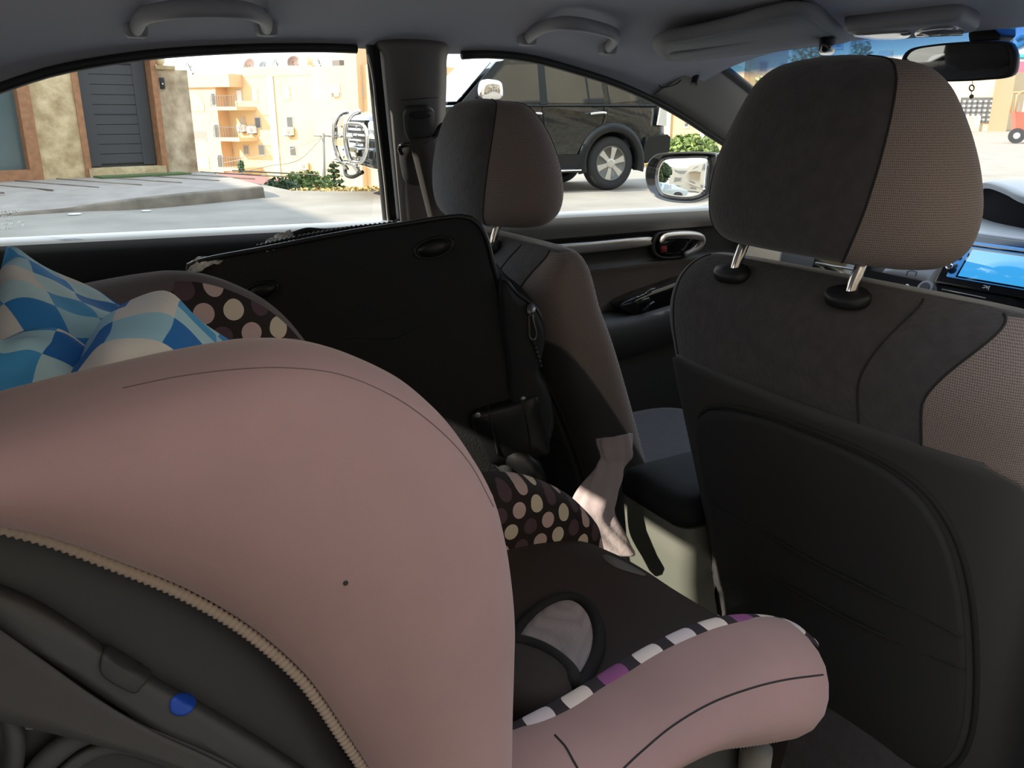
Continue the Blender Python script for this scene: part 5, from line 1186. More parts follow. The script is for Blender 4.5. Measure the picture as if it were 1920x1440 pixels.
# ---- orange building right of the parked car
OF = Frame(P(1300, 240, d=62), (0.80, 0.6, 0), n=(0.6, -0.8, 0))
bD = thing('apartment_block', 'orange stone house wall beyond the parked car, over the door mirror', 'building', OF(0, -10, 0))
ha = lambda px, py, c=0.0: OF.hit(px, py, c)
mesh('wall', *OF.box(ha(1180, 200)[0], ha(1388, 230)[0], -12, 14, -16, 0), S['facade_o'], bD, smooth=False)
for px, py, ww, hh, k in ((1289, 224, 7, 9, 'shut'), (1287, 234, 5, 5, 'dark'), (1315, 226, 14, 18, 'shut'), (1314, 239, 12, 8, 'dark'), (1354, 290, 13, 12, 'dark')): win(bD, OF, px, py, ww, hh, k)
mesh('corner_strip', *OF.box(ha(1250, 200)[0] - 0.4, ha(1250, 200)[0] + 0.4, -12, 14, 0, 0.2), S['yellow'], bD, smooth=False)
aircon(OF, 1324, 251, 0, 0.75, 'white air conditioner under the window of the orange wall', None)
# ---- pale yellow building ahead, seen through the windscreen
YF = Frame(P(1845, 246, z=0), (0.80, 0.6, 0), n=(0.6, -0.8, 0))
bE = thing('townhouse', 'pale yellow building across the road ahead, seen through the windscreen', 'building', YF(-20, 0, 0))
hy = lambda px, py, c=0.0: YF.hit(px, py, c)
mesh('wall', *YF.box(hy(1388, 150)[0], hy(1868, 200)[0], -3, 17, -14, 0), S['yellow'], bE, smooth=False)
mesh('wing', *YF.box(hy(1868, 200)[0], hy(1868, 200)[0] + 26, -3, 12, -18, -6), S['yellow'], bE, smooth=False)
mesh('pilaster', *YF.box(hy(1868, 200)[0] - 0.3, hy(1868, 200)[0] + 0.8, 0, 17, -1.2, 0.3), mat('brown_pilaster', (0.36, 0.24, 0.14, 1), 0.9), bE, smooth=False)
mesh('plinth', *YF.box(hy(1780, 230)[0], hy(1868, 230)[0] - 1.0, 0, 1.0, 0, 0.25), mat('rough_plinth', (0.55, 0.42, 0.30, 1), 0.95, bump=(6, 0.8, 0.05), vary=(2, 0.3)), bE, smooth=False)
for px, py, ww, hh, k in ((1432, 125, 12, 16, 'grey'), (1475, 124, 18, 10, 'grey'), (1440, 158, 16, 6, 'grey'), (1500, 92, 18, 18, 'grey'), (1545, 110, 22, 10, 'grey'), (1610, 95, 26, 40, 'shut'), (1560, 84, 30, 8, 'grey'), (1660, 101, 16, 6, 'shut'), (1390, 141, 4, 4, 'shut')): win(bE, YF, px, py, ww, hh, k)
a, b, _ = hy(1836, 208); k_ = 57 / FPX
wg = mesh('grille_window', *YF.box(a - 1.25, a + 0.9, b - 0.75, b + 0.75, 0, 0.06), S['white'], bE, smooth=False)
mesh('grille', *join(*[YF.box(a - 1.25 + 0.33 * i, a - 1.13 + 0.33 * i, b - 0.75, b + 0.75, 0.06, 0.14) for i in range(7)], *[YF.box(a - 1.25, a + 0.9, b - 0.75 + 0.3 * i, b - 0.62 + 0.3 * i, 0.06, 0.14) for i in range(6)]), S['win'], wg, smooth=False)
# shop board at the right edge: white with a teal stroke and a pink foot
bo = P(1925, 100, d=28); SB_ = Frame(bo, (0.80, 0.6, 0), n=(0.6, -0.8, 0))
sg = thing('shop_board', 'white shop board with a teal curve and pink base at the right edge', 'sign', SB_(0, -1.3, 0))
mesh('board', *SB_.box(-0.45, 2.2, -0.25, 1.5, -0.08, 0), S['white'], sg, smooth=False)
mesh('pink_base', *SB_.box(-0.40, 2.2, -0.60, -0.25, -0.08, 0.01), mat('pink_red', (0.62, 0.10, 0.15, 1), 0.6), sg, smooth=False)
mesh('teal_curve', *tube(spline([SB_(x, y, 0.03) for x, y in ((-0.38, 0.42), (-0.25, 0.52), (-0.08, 0.42), (-0.20, 0.28), (-0.38, 0.18), (-0.34, 0.0), (-0.15, -0.10), (0.2, -0.05))], 40), 0.07, 8), mat('teal', (0.02, 0.32, 0.34, 1), 0.6), sg)
mesh('post', *join(SB_.box(1.2, 1.4, -4.5, -1.1, -0.1, 0.0)), S['rail'], sg, smooth=False)
# dumpster
dq = P(1884, 268, z=0); DQ = Frame(dq, (0.80, 0.6, 0), n=(0.6, -0.8, 0)); DQ.o = dq
dp_ = thing('waste_container', 'red waste container with a caged top standing on the bright road', 'waste container', dq)
w0, w1 = 0.15, 3.0
mesh('tub', *rings([[DQ(w0 + 0.12, 0.34, 0.6), DQ(w1, 0.34, 0.6), DQ(w1, 0.34, -0.5), DQ(w0 + 0.12, 0.34, -0.5)], [DQ(w0 - 0.05, 1.22, 0.75), DQ(w1 + 0.2, 1.22, 0.75), DQ(w1 + 0.2, 1.22, -0.7), DQ(w0 - 0.05, 1.22, -0.7)]]), mat('red_paint', (0.62, 0.10, 0.06, 1), 0.5, vary=(1.2, 0.12)), dp_, smooth=False)
mesh('cage_frame', *join(*[tube(p_, 0.04, 6) for p_ in ([DQ(w0 - 0.08, 1.2, 0.75), DQ(w0 - 0.1, 1.85, 0.75), DQ(w0 + 0.05, 1.98, 0.75), DQ(w1 + 0.2, 1.98, 0.75)], [DQ(w0 - 0.08, 1.2, -0.7), DQ(w0 - 0.1, 1.98, -0.7), DQ(w1 + 0.2, 1.98, -0.7)])]), mat('orange_frame', (0.62, 0.28, 0.12, 1), 0.6), dp_)
mesh('cage_mesh', *join(*[DQ.box(w0 + 0.05 + 0.15 * k, w0 + 0.13 + 0.15 * k, 1.22, 1.22 + 0.35 + 0.25 * ((k * 7) % 3) / 2, 0.5, 0.54) for k in range(20)]), mat('pale_junk', (0.55, 0.52, 0.42, 1), 0.8), dp_, smooth=False)
for a0 in (0.30, 2.7):
    wq = DQ(a0, 0.30, 0.62)
    ww = mesh('wheel', *cyl(wq - DQ.n * 0.07, wq + DQ.n * 0.07, 0.30, 24), M['rubber'], dp_, auto=40)
    mesh('hub', *disc(wq + DQ.n * 0.07, DQ.n, 0.13, 16, 0.02), S['dish_g'], ww)
mesh('hoop_leg', *tube(spline([DQ(0.85, 0.36, 0.62), DQ(0.92, 0.10, 0.64), DQ(1.05, 0.06, 0.64), DQ(1.15, 0.36, 0.62)], 20), 0.035, 6), S['rail'], dp_)

# ---- plants, canopy, poles between the road and the valley
def bush(nm, label, cat, c, rad, n, size, m, seed, group=None, trunk=None):
    t_ = thing(nm, label, cat, (c[0], c[1], c[2] - rad[2] * (1.0 if trunk is None else 1.2)), group)
    mesh('foliage', *leaves(c, rad, n, size, seed), m, t_, smooth=False)
    if trunk: mesh('trunk', *tube([Vector(c) + Vector((0, 0, -trunk)), Vector(c) + Vector((0.1, 0, -trunk * 0.4)), Vector(c) + Vector((0, 0.05, rad[2] * 0.5))], lambda q: 0.14 - 0.08 * q, 8), S['bark'], t_)
    else: mesh('stems', *tube([Vector(c) + Vector((0, 0, -rad[2])), Vector(c)], 0.05, 6), S['bark'], t_)
bush('bush', 'green bush at the end of the footpath, left of the canopy posts', 'bush', P(528, 352, d=15), (0.35, 0.35, 0.18), 500, 0.05, S['leaf2'], 1, 'bushes at the edge of the road')
bush('bush', 'broad yellow green bush in front of the far block', 'bush', P(575, 345, d=16), (0.5, 0.5, 0.25), 900, 0.055, S['leaf'], 2, 'bushes at the edge of the road')
bush('bush', 'leafy light green bush behind the door mirror', 'bush', P(1292, 280, d=21), (0.75, 0.75, 0.36), 1100, 0.09, S['leaf'], 4, 'bushes at the edge of the road')
ct_ = P(627, 340, d=17); pn = thing('young_pine', 'small dark conifer beside the utility pole', 'tree', ct_ - Vector((0, 0, 0.6)))
V, F = [], []
for k in range(7): V, F = join((V, F), leaves(ct_ + Vector((0, 0, -0.32 + 0.105 * k)), (0.34 - 0.042 * k, 0.34 - 0.042 * k, 0.03), 90, 0.05, 20 + k))
mesh('foliage', V, F, S['leaf2'], pn, smooth=False); mesh('trunk', *cyl(ct_ - Vector((0, 0, 0.6)), ct_ + Vector((0, 0, 0.4)), 0.03, 8), S['bark'], pn)
cy_ = P(452, 313, d=60); cp = thing('cypress', 'slim dark cypress before the ochre block', 'tree', cy_ - Vector((0, 0, 0.8)))
mesh('foliage', *leaves(cy_, (0.22, 0.22, 0.5), 260, 0.12, 9), S['leaf2'], cp, smooth=False); mesh('trunk', *cyl(cy_ - Vector((0, 0, 0.9)), cy_, 0.05, 8), S['bark'], cp)
V, F = [], []
for k in range(22): V, F = join((V, F), leaves(P(560 + 9 * k - (0 if k < 15 else 0), 361 - 0.25 * k, d=13.1), (0.16, 0.16, 0.07), 50, 0.03, 60 + k))
for k in range(14): V, F = join((V, F), leaves(P(1190 + 9 * k, 314 - 1.2 * k, d=19), (0.25, 0.25, 0.14), 50, 0.05, 90 + k))
mesh('dry_grass', V, F, S['dry'], smooth=False, kind='stuff', label='dry yellow grass along the edge of the road', cat='grass')
ca = thing('canopy', 'dull red sloping canopy roof below the ochre block', 'canopy', P(480, 352, d=26))
q4 = [P(404, 327, d=31), P(432, 322, d=34), P(530, 337, d=27), P(521, 346, d=25), P(470, 344, d=25)]
mesh('roof', *rings([q4, [p - Vector((0, 0, 0.12)) for p in q4]]), S['red'], ca, smooth=False)
for px, py, d_ in ((494, 346, 25), (524, 341, 26)): mesh('post', *cyl(P(px, py, d=d_), P(px, py + 26, d=d_), 0.06, 8), S['red'], ca)
def pole(px, py0, py1, d_, label, arm=True):
    a, b = P(px + 2, py1, d=d_), P(px, py0, d=d_)
    t_ = thing('utility_pole', label, 'pole', a, 'utility poles before the far block')
    mesh('shaft', *cyl(a, b, 0.11, 10, 0.08), S['win2'], t_)
    if arm: mesh('cross_arm', *tube([b + R * -0.5 - U * 0.1, b + R * 0.5 - U * 0.15], 0.05, 6), S['win2'], t_)
    return b
pt = pole(606, 250, 372, 42, 'tall utility pole with a cross arm beside the bull bar')
pole(556, 338, 372, 24, 'short thin pole among the bushes', False)
for k, pts in enumerate(([(604, 256, 42), (560, 275, 46), (510, 288, 52), (420, 305, 70)], [(604, 258, 42), (560, 300, 40), (500, 312, 40), (430, 330, 40)], [(608, 256, 42), (650, 262, 40), (690, 262, 36)])):
    mesh('overhead_wire', *tube(spline([P(a, b, d=d_) for a, b, d_ in pts], 24), 0.02, 5), S['win2'], label=('overhead wire running up and left from the pole', 'overhead wire sagging down and left from the pole', 'overhead wire leading right from the pole towards the bull bar')[k], cat='wire', group='overhead wires')
for k, (px, py, d_, rr, tr_) in enumerate(((1508, 104, 44, (0.8, 0.8, 0.6), 0), (1538, 98, 46, (0.45, 0.45, 0.6), 0), (1612, 98, 47, (0.6, 0.6, 1.0), 0), (1468, 150, 38, (0.7, 0.7, 0.5), 0), (1430, 168, 40, (0.5, 0.5, 0.6), 0))):
    bush('tree', ('feathery grey green tree in the gap over the driver headrest', 'slim tree top right of the feathery tree', 'dense dark tree top below the roof lamps', 'pale bushy tree rising from behind the headrest', 'low tree beside the windscreen pillar')[k], 'tree', P(px, py, d=d_), rr, 260, 0.16, S['pale_leaf'], 30 + k, 'trees before the pale yellow building', P(px, py, d=d_).z)

# ---- surroundings out of shot: they shade the near road and fill the mirrors and reflections
nb = thing('cream_terrace', 'long cream terrace on the near side of the street, behind the photographer', 'building', (10, 12, 0))
NF = Frame((8.0, 35, 0), (0, -1, 0), n=(-1, 0, 0))
mesh('wall', *NF.box(0, 55, 0, 14.5, -8, 0), S['terrace'], nb, smooth=False)
for i in range(9):
    for j in range(4):
        mesh('window', *NF.box(6 + 5.6 * i, 7.2 + 5.6 * i, 1.0 + 2.9 * j, 2.6 + 2.9 * j, 0, 0.04), S['win'], nb, smooth=False)
        f = mesh('window', *NF.box(3 + 5.6 * i, 5 + 5.6 * i, 1.2 + 2.9 * j, 2.7 + 2.9 * j, -0.1, 0.05), S['shut'], nb, smooth=False); mesh('pane', *NF.box(3.2 + 5.6 * i, 4.8 + 5.6 * i, 1.3 + 2.9 * j, 2.6 + 2.9 * j, 0, 0.07), S['win'], f, smooth=False)
    if i % 2 == 0: mesh('balcony', *NF.box(2.3 + 5.6 * i, 7.5 + 5.6 * i, 3.6, 4.6, 0, 1.2), S['cream'], nb, smooth=False)
sbld = thing('stone_house', 'low stone house left of the gate, throwing its shade over the near road', 'building', (-13.5, -15, 0))
mesh('wall', *box((-17, -11.4, -0.2), (-8.2, -9.6, 7.3)), S['stone'], sbld, smooth=False)
for k in range(3): mesh('window', *box((-15.6 + 2.4 * k, -9.6, 1.6), (-14.4 + 2.4 * k, -9.5, 3.2)), S['win'], sbld, smooth=False)
rb_ = thing('added_shade_block', 'added unseen stone block behind the car, shading the ground beside it', 'building', (6, -12, 0))  # added out of shot to keep sun off the ground right of the car
mesh('wall', *box((-0.35, -16, -0.2), (7.7, -9.6, 8.0)), S['stone'], rb_, smooth=False)
for k in range(3): mesh('window', *box((2.4 + 2.4 * k, -9.6, 1.4), (3.6 + 2.4 * k, -9.5, 3.0)), S['win'], rb_, smooth=False)
mb = thing('cream_flats', 'cream block of flats reflected in the door mirror', 'building', (-22, -50, 0))
QF = Frame((-24, -46, 0), (0.9, -0.43, 0), n=(0.43, 0.9, 0))
mesh('wall', *QF.box(0, 13, 0, 9.6, -9, 0), S['cream'], mb, smooth=False); mesh('stair_head', *QF.box(3, 6.5, 9.6, 11.4, -6, -1), S['cream'], mb, smooth=False); mesh('wing', *QF.box(13, 22, 0, 7, -11, -2), S['cream'], mb, smooth=False)
for i in range(3):
    for j in range(3):
        f = mesh('window', *QF.box(1.2 + 4 * i, 3.4 + 4 * i, 1.0 + 3 * j, 2.6 + 3 * j, -0.1, 0.05), S['shut'], mb, smooth=False); mesh('pane', *QF.box(1.4 + 4 * i, 3.2 + 4 * i, 1.1 + 3 * j, 2.5 + 3 * j, 0, 0.07), S['win2'], f, smooth=False)
    mesh('balcony', *QF.box(5, 9, 0.6 + 3 * i, 1.5 + 3 * i, 0, 1.3), S['cream'], mb, smooth=False)
bush('street_tree', 'dark leafy street tree reflected in the door mirror', 'tree', (-15.0, -22.5, 4.2), (2.6, 2.6, 2.4), 2600, 0.32, S['leaf2'], 77, None, 4.2)

# ================================================================== black off-road car on the far side
so = P(1145, 357, z=0); sf = P(775, 373, z=0)
F4 = Frame(so, (so - sf))
K = {}
K['body'] = mat('black_car_paint', (0.003, 0.006, 0.008, 1), 0.10, coat=1.0, bump=(1.6, 0.5, 0.06))
K['trim'] = mat('black_car_trim', (0.010, 0.011, 0.011, 1), 0.45, spec=0.3)
K['glass'] = mat('tinted_car_glass', (0.012, 0.014, 0.014, 1), 0.03, spec=1.0, coat=1.0)
K['alloy'] = mat('silver_alloy', (0.56, 0.55, 0.50, 1), 0.35, metal=0.6)
K['tyre'] = mat('tyre', (0.024, 0.024, 0.025, 1), 0.85, bump=(60, 0.4, 0.005))
K['lens'] = mat('pale_lens', (0.70, 0.68, 0.62, 1), 0.15)
car = thing('off_road_car', 'black five-door off-road car with a chrome bull bar parked across the road', 'car', F4(-1.4, 0, -0.94))
WR, WF, WID, RAD = 0.0, -2.86, 1.86, 0.41
def arch(cx, r, n=12): return [(cx + r * math.cos(a), 0.41 + r * math.sin(a)) for a in [math.radians(-12 + (204) * k / n) for k in range(n + 1)]]
low_ = [(0.97, 0.62), (1.0, 0.80), (0.985, 1.0), (0.975, 1.22), (0.96, 1.30), (-2.50, 1.27), (-2.75, 1.25), (-3.3, 1.20), (-3.62, 1.12), (-3.74, 0.95), (-3.76, 0.62), (-3.60, 0.42)] + arch(WF, 0.50)[::-1][0:13] + [(-2.2, 0.36), (-0.7, 0.36)] + arch(WR, 0.50)[::-1] + [(0.75, 0.44)]
def slab(outl, prof, inset):
    """side-view outline extruded across the car; inset(z) narrows it"""
    V, F = [], []; n = len(outl)
    for s, c in prof:
        cx = sum(p[0] for p in outl) / n; cz = sum(p[1] for p in outl) / n
        for a, b in outl: V.append(F4(cx + (a - cx) * s, cz + (b - cz) * s, c if not inset else c + (inset(b) if c < -WID / 2 else -inset(b))))
    m = len(prof)
    for i in range(m - 1):
        for j in range(n): k = (j + 1) % n; F.append((i * n + j, i * n + k, (i + 1) * n + k, (i + 1) * n + j))
    F.append(tuple(range(n))); F.append(tuple((m - 1) * n + j for j in range(n)))
    return V, F
mesh('body_shell', *slab(low_, [(0.975, 0.0), (0.99, -0.02), (1.0, -0.06), (1.0, -WID + 0.06), (0.99, -WID + 0.02), (0.975, -WID)], lambda b: 0.05 * max(0, abs(b - 0.85) / 0.45) ** 2), K['body'], car, auto=35)
gh = [(0.97, 1.26), (0.90, 1.55), (0.80, 1.78), (0.66, 1.87), (-0.4, 1.925), (-1.4, 1.935), (-1.74, 1.90), (-1.86, 1.85), (-2.50, 1.26)]
tum = lambda b: 0.04 + 0.26 * (b - 1.26)
mesh('cabin', *slab(gh, [(0.99, 0.0), (1.0, -0.03), (1.0, -WID + 0.03), (0.99, -WID)], tum), K['body'], car, auto=35)
def side_panel(nm, outl, m, h=0.008, par=None, f=None, lab=None):
    f = f or tum
    o_ = [(a, b) for a, b in outl]
    V, F = [], []
    n = len(o_)
    for dz in (-0.01, h): V += [F4(a, b, -f(b) + dz + 0.004) for a, b in o_]
    for j in range(n): k = (j + 1) % n; F.append((j, k, n + k, n + j))
    F.append(tuple(range(n))); F.append(tuple(n + j for j in range(n)))
    return mesh(nm, V, F, m, par or car, smooth=False, label=lab)
w1 = side_panel('side_window', [(-2.32, 1.30), (-1.24, 1.30), (-1.22, 1.84), (-1.74, 1.82)], K['glass'])
w2 = side_panel('side_window', [(-1.12, 1.30), (-0.14, 1.30), (-0.18, 1.83), (-1.12, 1.84)], K['glass'])
w3 = side_panel('side_window', [(-0.04, 1.30), (0.68, 1.36), (0.66, 1.62), (0.56, 1.79), (-0.08, 1.82)], K['glass'])
side_panel('window_divider', [(-0.42, 1.30), (-0.39, 1.30), (-0.42, 1.83), (-0.45, 1.83)], K['trim'], 0.014, w2)
side_panel('door_pillar', [(-1.24, 1.28), (-1.12, 1.28), (-1.11, 1.86), (-1.22, 1.86)], K['trim'], 0.012)
zero = lambda b: 0.0
side_panel('windscreen_pillar', [(-2.52, 1.27), (-2.36, 1.27), (-1.78, 1.83), (-1.74, 1.88), (-1.88, 1.86)], K['trim'], 0.014)
V = [F4(-2.49, 1.29, -0.12), F4(-2.49, 1.29, -WID + 0.12), F4(-1.90, 1.83, -WID + 0.26), F4(-1.90, 1.83, -0.26)]
mesh('windscreen', [p + F4.e * -0.03 + F4.u * 0.02 for p in V], [(0, 1, 2, 3)], K['glass'], car, smooth=False, solid=0.01)
def dl_(pts, r, nm, m, par=car): return mesh(nm, *tube(spline([F4(a, b, c) for a, b, c in pts], 24), r, 6), m, par)
dl_([(-1.18, 1.26, 0.0), (-1.17, 0.85, 0.012), (-1.18, 0.45, 0.0)], 0.006, 'door_gap', M['rubber'])
dl_([(-0.10, 1.26, 0.0), (-0.12, 1.10, 0.01), (-0.30, 0.80, 0.012), (-0.55, 0.55, 0.01)], 0.006, 'door_gap', M['rubber'])
dl_([(-2.4, 1.255, 0.004), (-1, 1.262, 0.006), (0.9, 1.27, 0.004)], 0.012, 'belt_moulding', K['trim'])
dl_([(-0.42, 1.145, 0.03), (-0.36, 1.155, 0.045), (-0.22, 1.165, 0.045), (-0.15, 1.160, 0.03)], 0.020, 'door_handle', M['chrome'])
dl_([(-1.52, 1.135, 0.03), (-1.46, 1.145, 0.045), (-1.32, 1.155, 0.045), (-1.25, 1.15, 0.03)], 0.020, 'door_handle', M['chrome'])
# lower cladding, flares and bumpers
side_panel('sill_cladding', [(-2.35, 0.36), (-0.55, 0.36), (-0.52, 0.56), (-2.38, 0.56)], K['trim'], 0.035, f=zero)
def flare(cx):
    V, F = [], []; n = 22
    for k in range(n + 1):
        a = math.radians(-14 + 208 * k / n)
        for r, c in ((0.47, -0.10), (0.47, 0.03), (0.50, 0.055), (0.58, 0.045), (0.61, 0.0)): V.append(F4(cx + r * math.cos(a), 0.41 + r * math.sin(a), c))
    for k in range(n):
        for j in range(4): F.append((5 * k + j, 5 * k + j + 1, 5 * k + 6 + j, 5 * k + 5 + j))
    return mesh('wheel_flare', V, F, K['trim'], car)
flare(WR); flare(WF)
mesh('rear_bumper', *join(slab([(0.55, 0.48), (0.62, 0.40), (1.02, 0.50), (1.06, 0.62), (1.06, 0.80), (1.0, 0.84), (0.62, 0.80), (0.56, 0.66)], [(0.98, 0.035), (1.0, 0.0), (1.0, -WID), (0.98, -WID - 0.035)], None)), K['trim'], car, auto=35)
side_panel('tail_lamp', [(0.80, 0.98), (0.97, 0.96), (0.955, 1.26), (0.84, 1.25)], K['lens'], 0.03, f=zero, lab='pale tail lamp')
for c in (0.06, -WID - 0.06): mesh('running_board', *tube([F4(-2.3, 0.33, c), F4(-0.6, 0.33, c)], 0.055, 10, flat=0.6), M['chrome'], car)
mesh('roof_rail', *tube(spline([F4(-1.5, 1.95, -0.30), F4(-1.3, 1.99, -0.30), F4(0.3, 1.94, -0.30), F4(0.5, 1.88, -0.30)], 20), 0.018, 6), M['chrome'], car)
# door mirror
mm = mesh('door_mirror', *puffy(sp2([(-2.28, 1.34), (-2.00, 1.34), (-1.96, 1.42), (-1.98, 1.56), (-2.06, 1.60), (-2.22, 1.60), (-2.28, 1.52)], 40), [(0.5, 0.02), (0.9, 0.05), (1, 0.10), (1, 0.20), (0.9, 0.26), (0.5, 0.28)], lambda a, b, c: F4(a, b, c)), M['chrome'], car)
# wheels
def wheel(cx, c_out, s):
    q = F4(cx, RAD, c_out); n = F4.n * s
    prof = [(0.30, -0.22), (0.36, -0.23), (0.405, -0.20), (0.412, -0.12), (0.412, -0.06), (0.400, -0.01), (0.36, 0.012), (0.30, 0.008), (0.265, -0.004)]
    RR = [[q + n * hh + (F4.e * math.cos(2 * PI * k / 40) + F4.u * math.sin(2 * PI * k / 40)) * r for k in range(40)] for r, hh in prof]
    w_ = mesh('wheel', *rings(RR, True, False), K['tyre'], car)
    RR = [[q + n * hh + (F4.e * math.cos(2 * PI * k / 40) + F4.u * math.sin(2 * PI * k / 40)) * r for k in range(40)] for r, hh in [(0.268, -0.004), (0.262, 0.006), (0.245, 0.0), (0.235, -0.05), (0.23, -0.12), (0.05, -0.12)]]
    mesh('rim', *rings(RR, True, True), mat('rim_shadow', (0.16, 0.155, 0.14, 1), 0.5, metal=0.5) if 'rim' not in K else K['rim'], w_)
    for i in range(6):
        a = 2 * PI * i / 6 + 0.30; u_ = F4.e * math.cos(a) + F4.u * math.sin(a); v_ = n.cross(u_)
        V = [q + u_ * r + v_ * ww * sg + n * hh for r, ww, hh in ((0.05, 0.030, 0.0), (0.14, 0.034, 0.004), (0.25, 0.052, 0.0)) for sg in (-1, 1)] + [q + u_ * r + v_ * ww * sg + n * -0.035 for r, ww in ((0.05, 0.034), (0.14, 0.038), (0.25, 0.056)) for sg in (-1, 1)]
        F = [(0, 1, 3, 2), (2, 3, 5, 4), (0, 2, 8, 6), (2, 4, 10, 8), (1, 7, 9, 3), (3, 9, 11, 5), (4, 5, 11, 10), (0, 6, 7, 1)]
        mesh('spoke', V, F, K['alloy'], w_, smooth=False)
    mesh('hub_cap', *disc(q - n * 0.02, n, 0.075, 24, 0.03), K['alloy'], w_)
    return w_
K['rim'] = mat('rim_inner', (0.16, 0.155, 0.14, 1), 0.5, metal=0.5)
for cx in (WR, WF): wheel(cx, -0.02, 1); wheel(cx, -WID + 0.02, -1)
# front: grille, lamps, plate, bull bar
FF = Frame(F4(-3.76, 0, -WID / 2), F4.n, n=-F4.e)      # a: across (towards the road), c: forwards
mesh('grille', *FF.box(-0.46, 0.46, 0.74, 1.06, -0.05, 0.02), K['trim'], car, smooth=False)
for k in range(4): mesh('grille_bar', *FF.box(-0.44, 0.44, 0.77 + 0.075 * k, 0.80 + 0.075 * k, 0.02, 0.05), M['chrome'], car, smooth=False)
for s in (-1, 1): mesh('head_lamp', *FF.box(s * 0.52, s * 0.84, 0.80, 1.05, -0.12, 0.0), K['lens'], car, bevel=0.04)
mesh('front_bumper', *FF.box(-0.94, 0.94, 0.42, 0.70, -0.25, 0.06), K['body'], car, bevel=0.06)
pl = mesh('number_plate', *FF.box(-0.26, 0.26, 0.56, 0.68, 0.10, 0.12), mat('cream_plate', (0.60, 0.55, 0.40, 1), 0.6), car, smooth=False)
text('plate_digits', '53', FF, 0.20, 0.585, 0.09, K['trim'], pl, False, 0.002)
for v in bpy.data.objects['plate_digits'].data.vertices: v.co += FF.n * 0.121
bb = mesh('bull_bar', *join(*[tube(spline([FF(s * 0.34 + s * k_, z, c) for k_, z, c in ((0, 0.34, 0.10), (0, 0.52, 0.22), (0, 0.75, 0.27), (0, 1.0, 0.25), (0, 1.14, 0.16), (0, 1.18, 0.04))], 24), 0.035, 10) for s in (-1, 1)],
    *[tube([FF(-0.55, z, c), FF(0.55, z, c)], 0.028, 8) for z, c in ((0.46, 0.20), (0.84, 0.25))],
    *[tube(spline([FF(s * 0.40, 0.50, 0.22), FF(s * 0.80, 0.52, 0.18), FF(s * 0.90, 0.72, 0.12), FF(s * 0.80, 0.98, 0.12), FF(s * 0.40, 1.02, 0.24)], 24), 0.026, 8) for s in (-1, 1)]), M['chrome'], car, label='chrome tube bull bar')
mesh('cross_plate', *FF.box(-0.34, 0.34, 0.70, 0.79, 0.235, 0.25), mat('worn_brass_plate', (0.42, 0.36, 0.25, 1), 0.5, metal=0.3), bb, smooth=False)
for s in (-1, 1):
    for k in range(6): mesh('bolt', *disc(FF(s * 0.42, 0.42 + 0.11 * k, 0.12), FF.n, 0.02, 10, 0.02), M['silver'], bb)
mesh('skid_bar', *tube(spline([FF(-0.5, 0.36, 0.10), FF(-0.2, 0.28, 0.16), FF(0.2, 0.28, 0.16), FF(0.5, 0.36, 0.10)], 16), 0.03, 8), K['trim'], bb)
mesh('undertray', *F4.box(-3.5, 0.8, 0.40, 0.62, -WID + 0.25, -0.25), K['trim'], car, smooth=False)

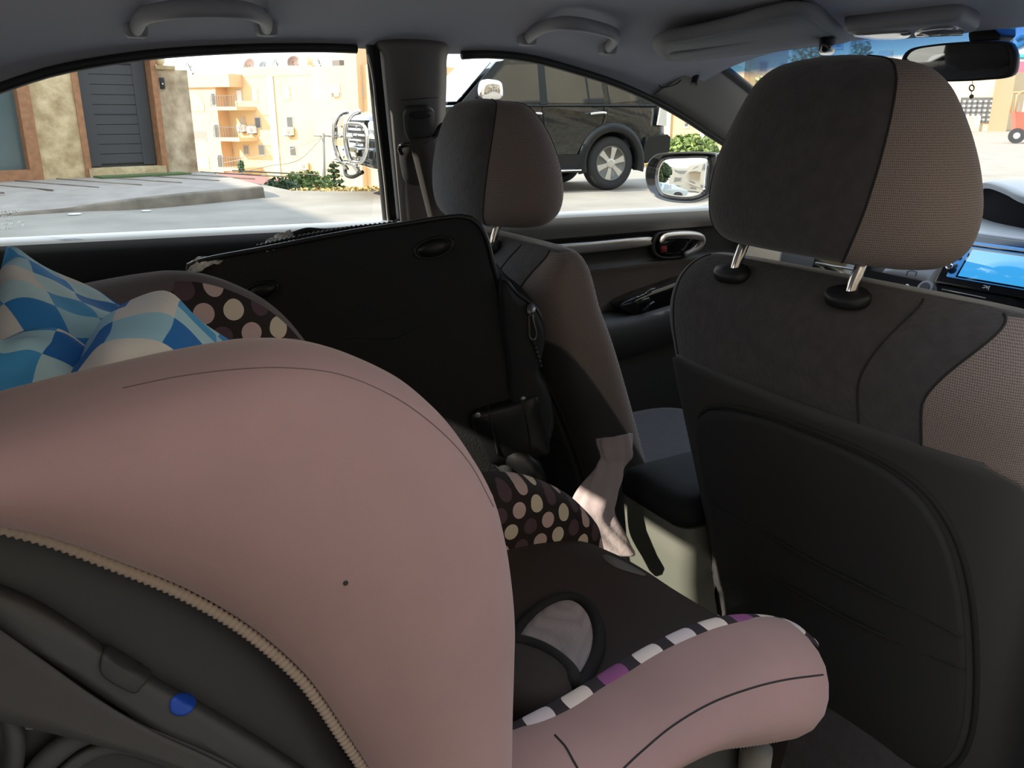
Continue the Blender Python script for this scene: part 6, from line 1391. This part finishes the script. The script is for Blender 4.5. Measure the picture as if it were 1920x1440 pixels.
# pale blue saloon standing behind, seen in the door mirror
C2 = Frame((-4.9, -5.2, 0), (0, -1, 0), n=(1, 0, 0))
c2 = thing('saloon_car', 'pale blue saloon parked behind, reflected in the door mirror', 'car', C2(2, 0, -0.85))
kp = mat('pale_blue_paint', (0.42, 0.56, 0.62, 1), 0.25, coat=0.8)
def slab2(outl, prof, f):
    V, F = [], []; n = len(outl)
    for c, i_ in prof: V += [C2(a, b, c + (i_ * f(b))) for a, b in outl]
    for i in range(len(prof) - 1):
        for j in range(n): k = (j + 1) % n; F.append((i * n + j, i * n + k, (i + 1) * n + k, (i + 1) * n + j))
    F.append(tuple(range(n))); F.append(tuple((len(prof) - 1) * n + j for j in range(n)))
    return V, F
ar2 = lambda cx: [(cx + 0.36 * math.cos(a), 0.32 + 0.36 * math.sin(a)) for a in [math.radians(190 - 200 * k / 10) for k in range(11)]]
mesh('body_shell', *slab2([(0, 0.55), (0.05, 0.78), (0.6, 0.90), (1.2, 0.95), (4.0, 0.98), (4.4, 0.95), (4.45, 0.5), (4.3, 0.3)] + [(p[0], p[1]) for p in ar2(3.5)[::-1]] + [(2.9, 0.25), (1.4, 0.25)] + ar2(0.9)[::-1] + [(0.2, 0.3)], [(0, 0), (-1.7, 0)], lambda b: 0), kp, c2, auto=35)
tb = lambda b: (b - 0.93) * 0.35
mesh('cabin', *slab2([(1.15, 0.93), (1.75, 1.36), (2.2, 1.44), (3.0, 1.43), (3.5, 1.30), (4.1, 0.96)], [(-0.04, -1), (-1.66, 1)], tb), kp, c2, auto=35)
for o_ in ([(1.45, 0.97), (2.15, 0.97), (2.15, 1.38), (1.88, 1.36)], [(2.25, 0.97), (2.95, 0.97), (2.95, 1.37), (2.25, 1.38)]):
    V = [C2(a, b, -0.03 - tb(b)) for a, b in o_] + [C2(a, b, -0.06 - tb(b)) for a, b in o_]
    mesh('side_window', V, [(0, 1, 2, 3), (4, 7, 6, 5), (0, 1, 5, 4), (1, 2, 6, 5), (2, 3, 7, 6), (3, 0, 4, 7)], K['glass'], c2, smooth=False)
V = [C2(1.18, 0.96, -0.2), C2(1.18, 0.96, -1.5), C2(1.72, 1.34, -1.4), C2(1.72, 1.34, -0.3)]; V = [p + Vector((0, 0.02, 0.02)) for p in V]
mesh('windscreen', V, [(0, 1, 2, 3)], K['glass'], c2, smooth=False, solid=0.01)
for cx in (0.9, 3.5):
    for c in (0.0, -1.5): mesh('wheel', *cyl(C2(cx, 0.32, c - 0.2), C2(cx, 0.32, c), 0.32, 24), K['tyre'], c2, auto=40)
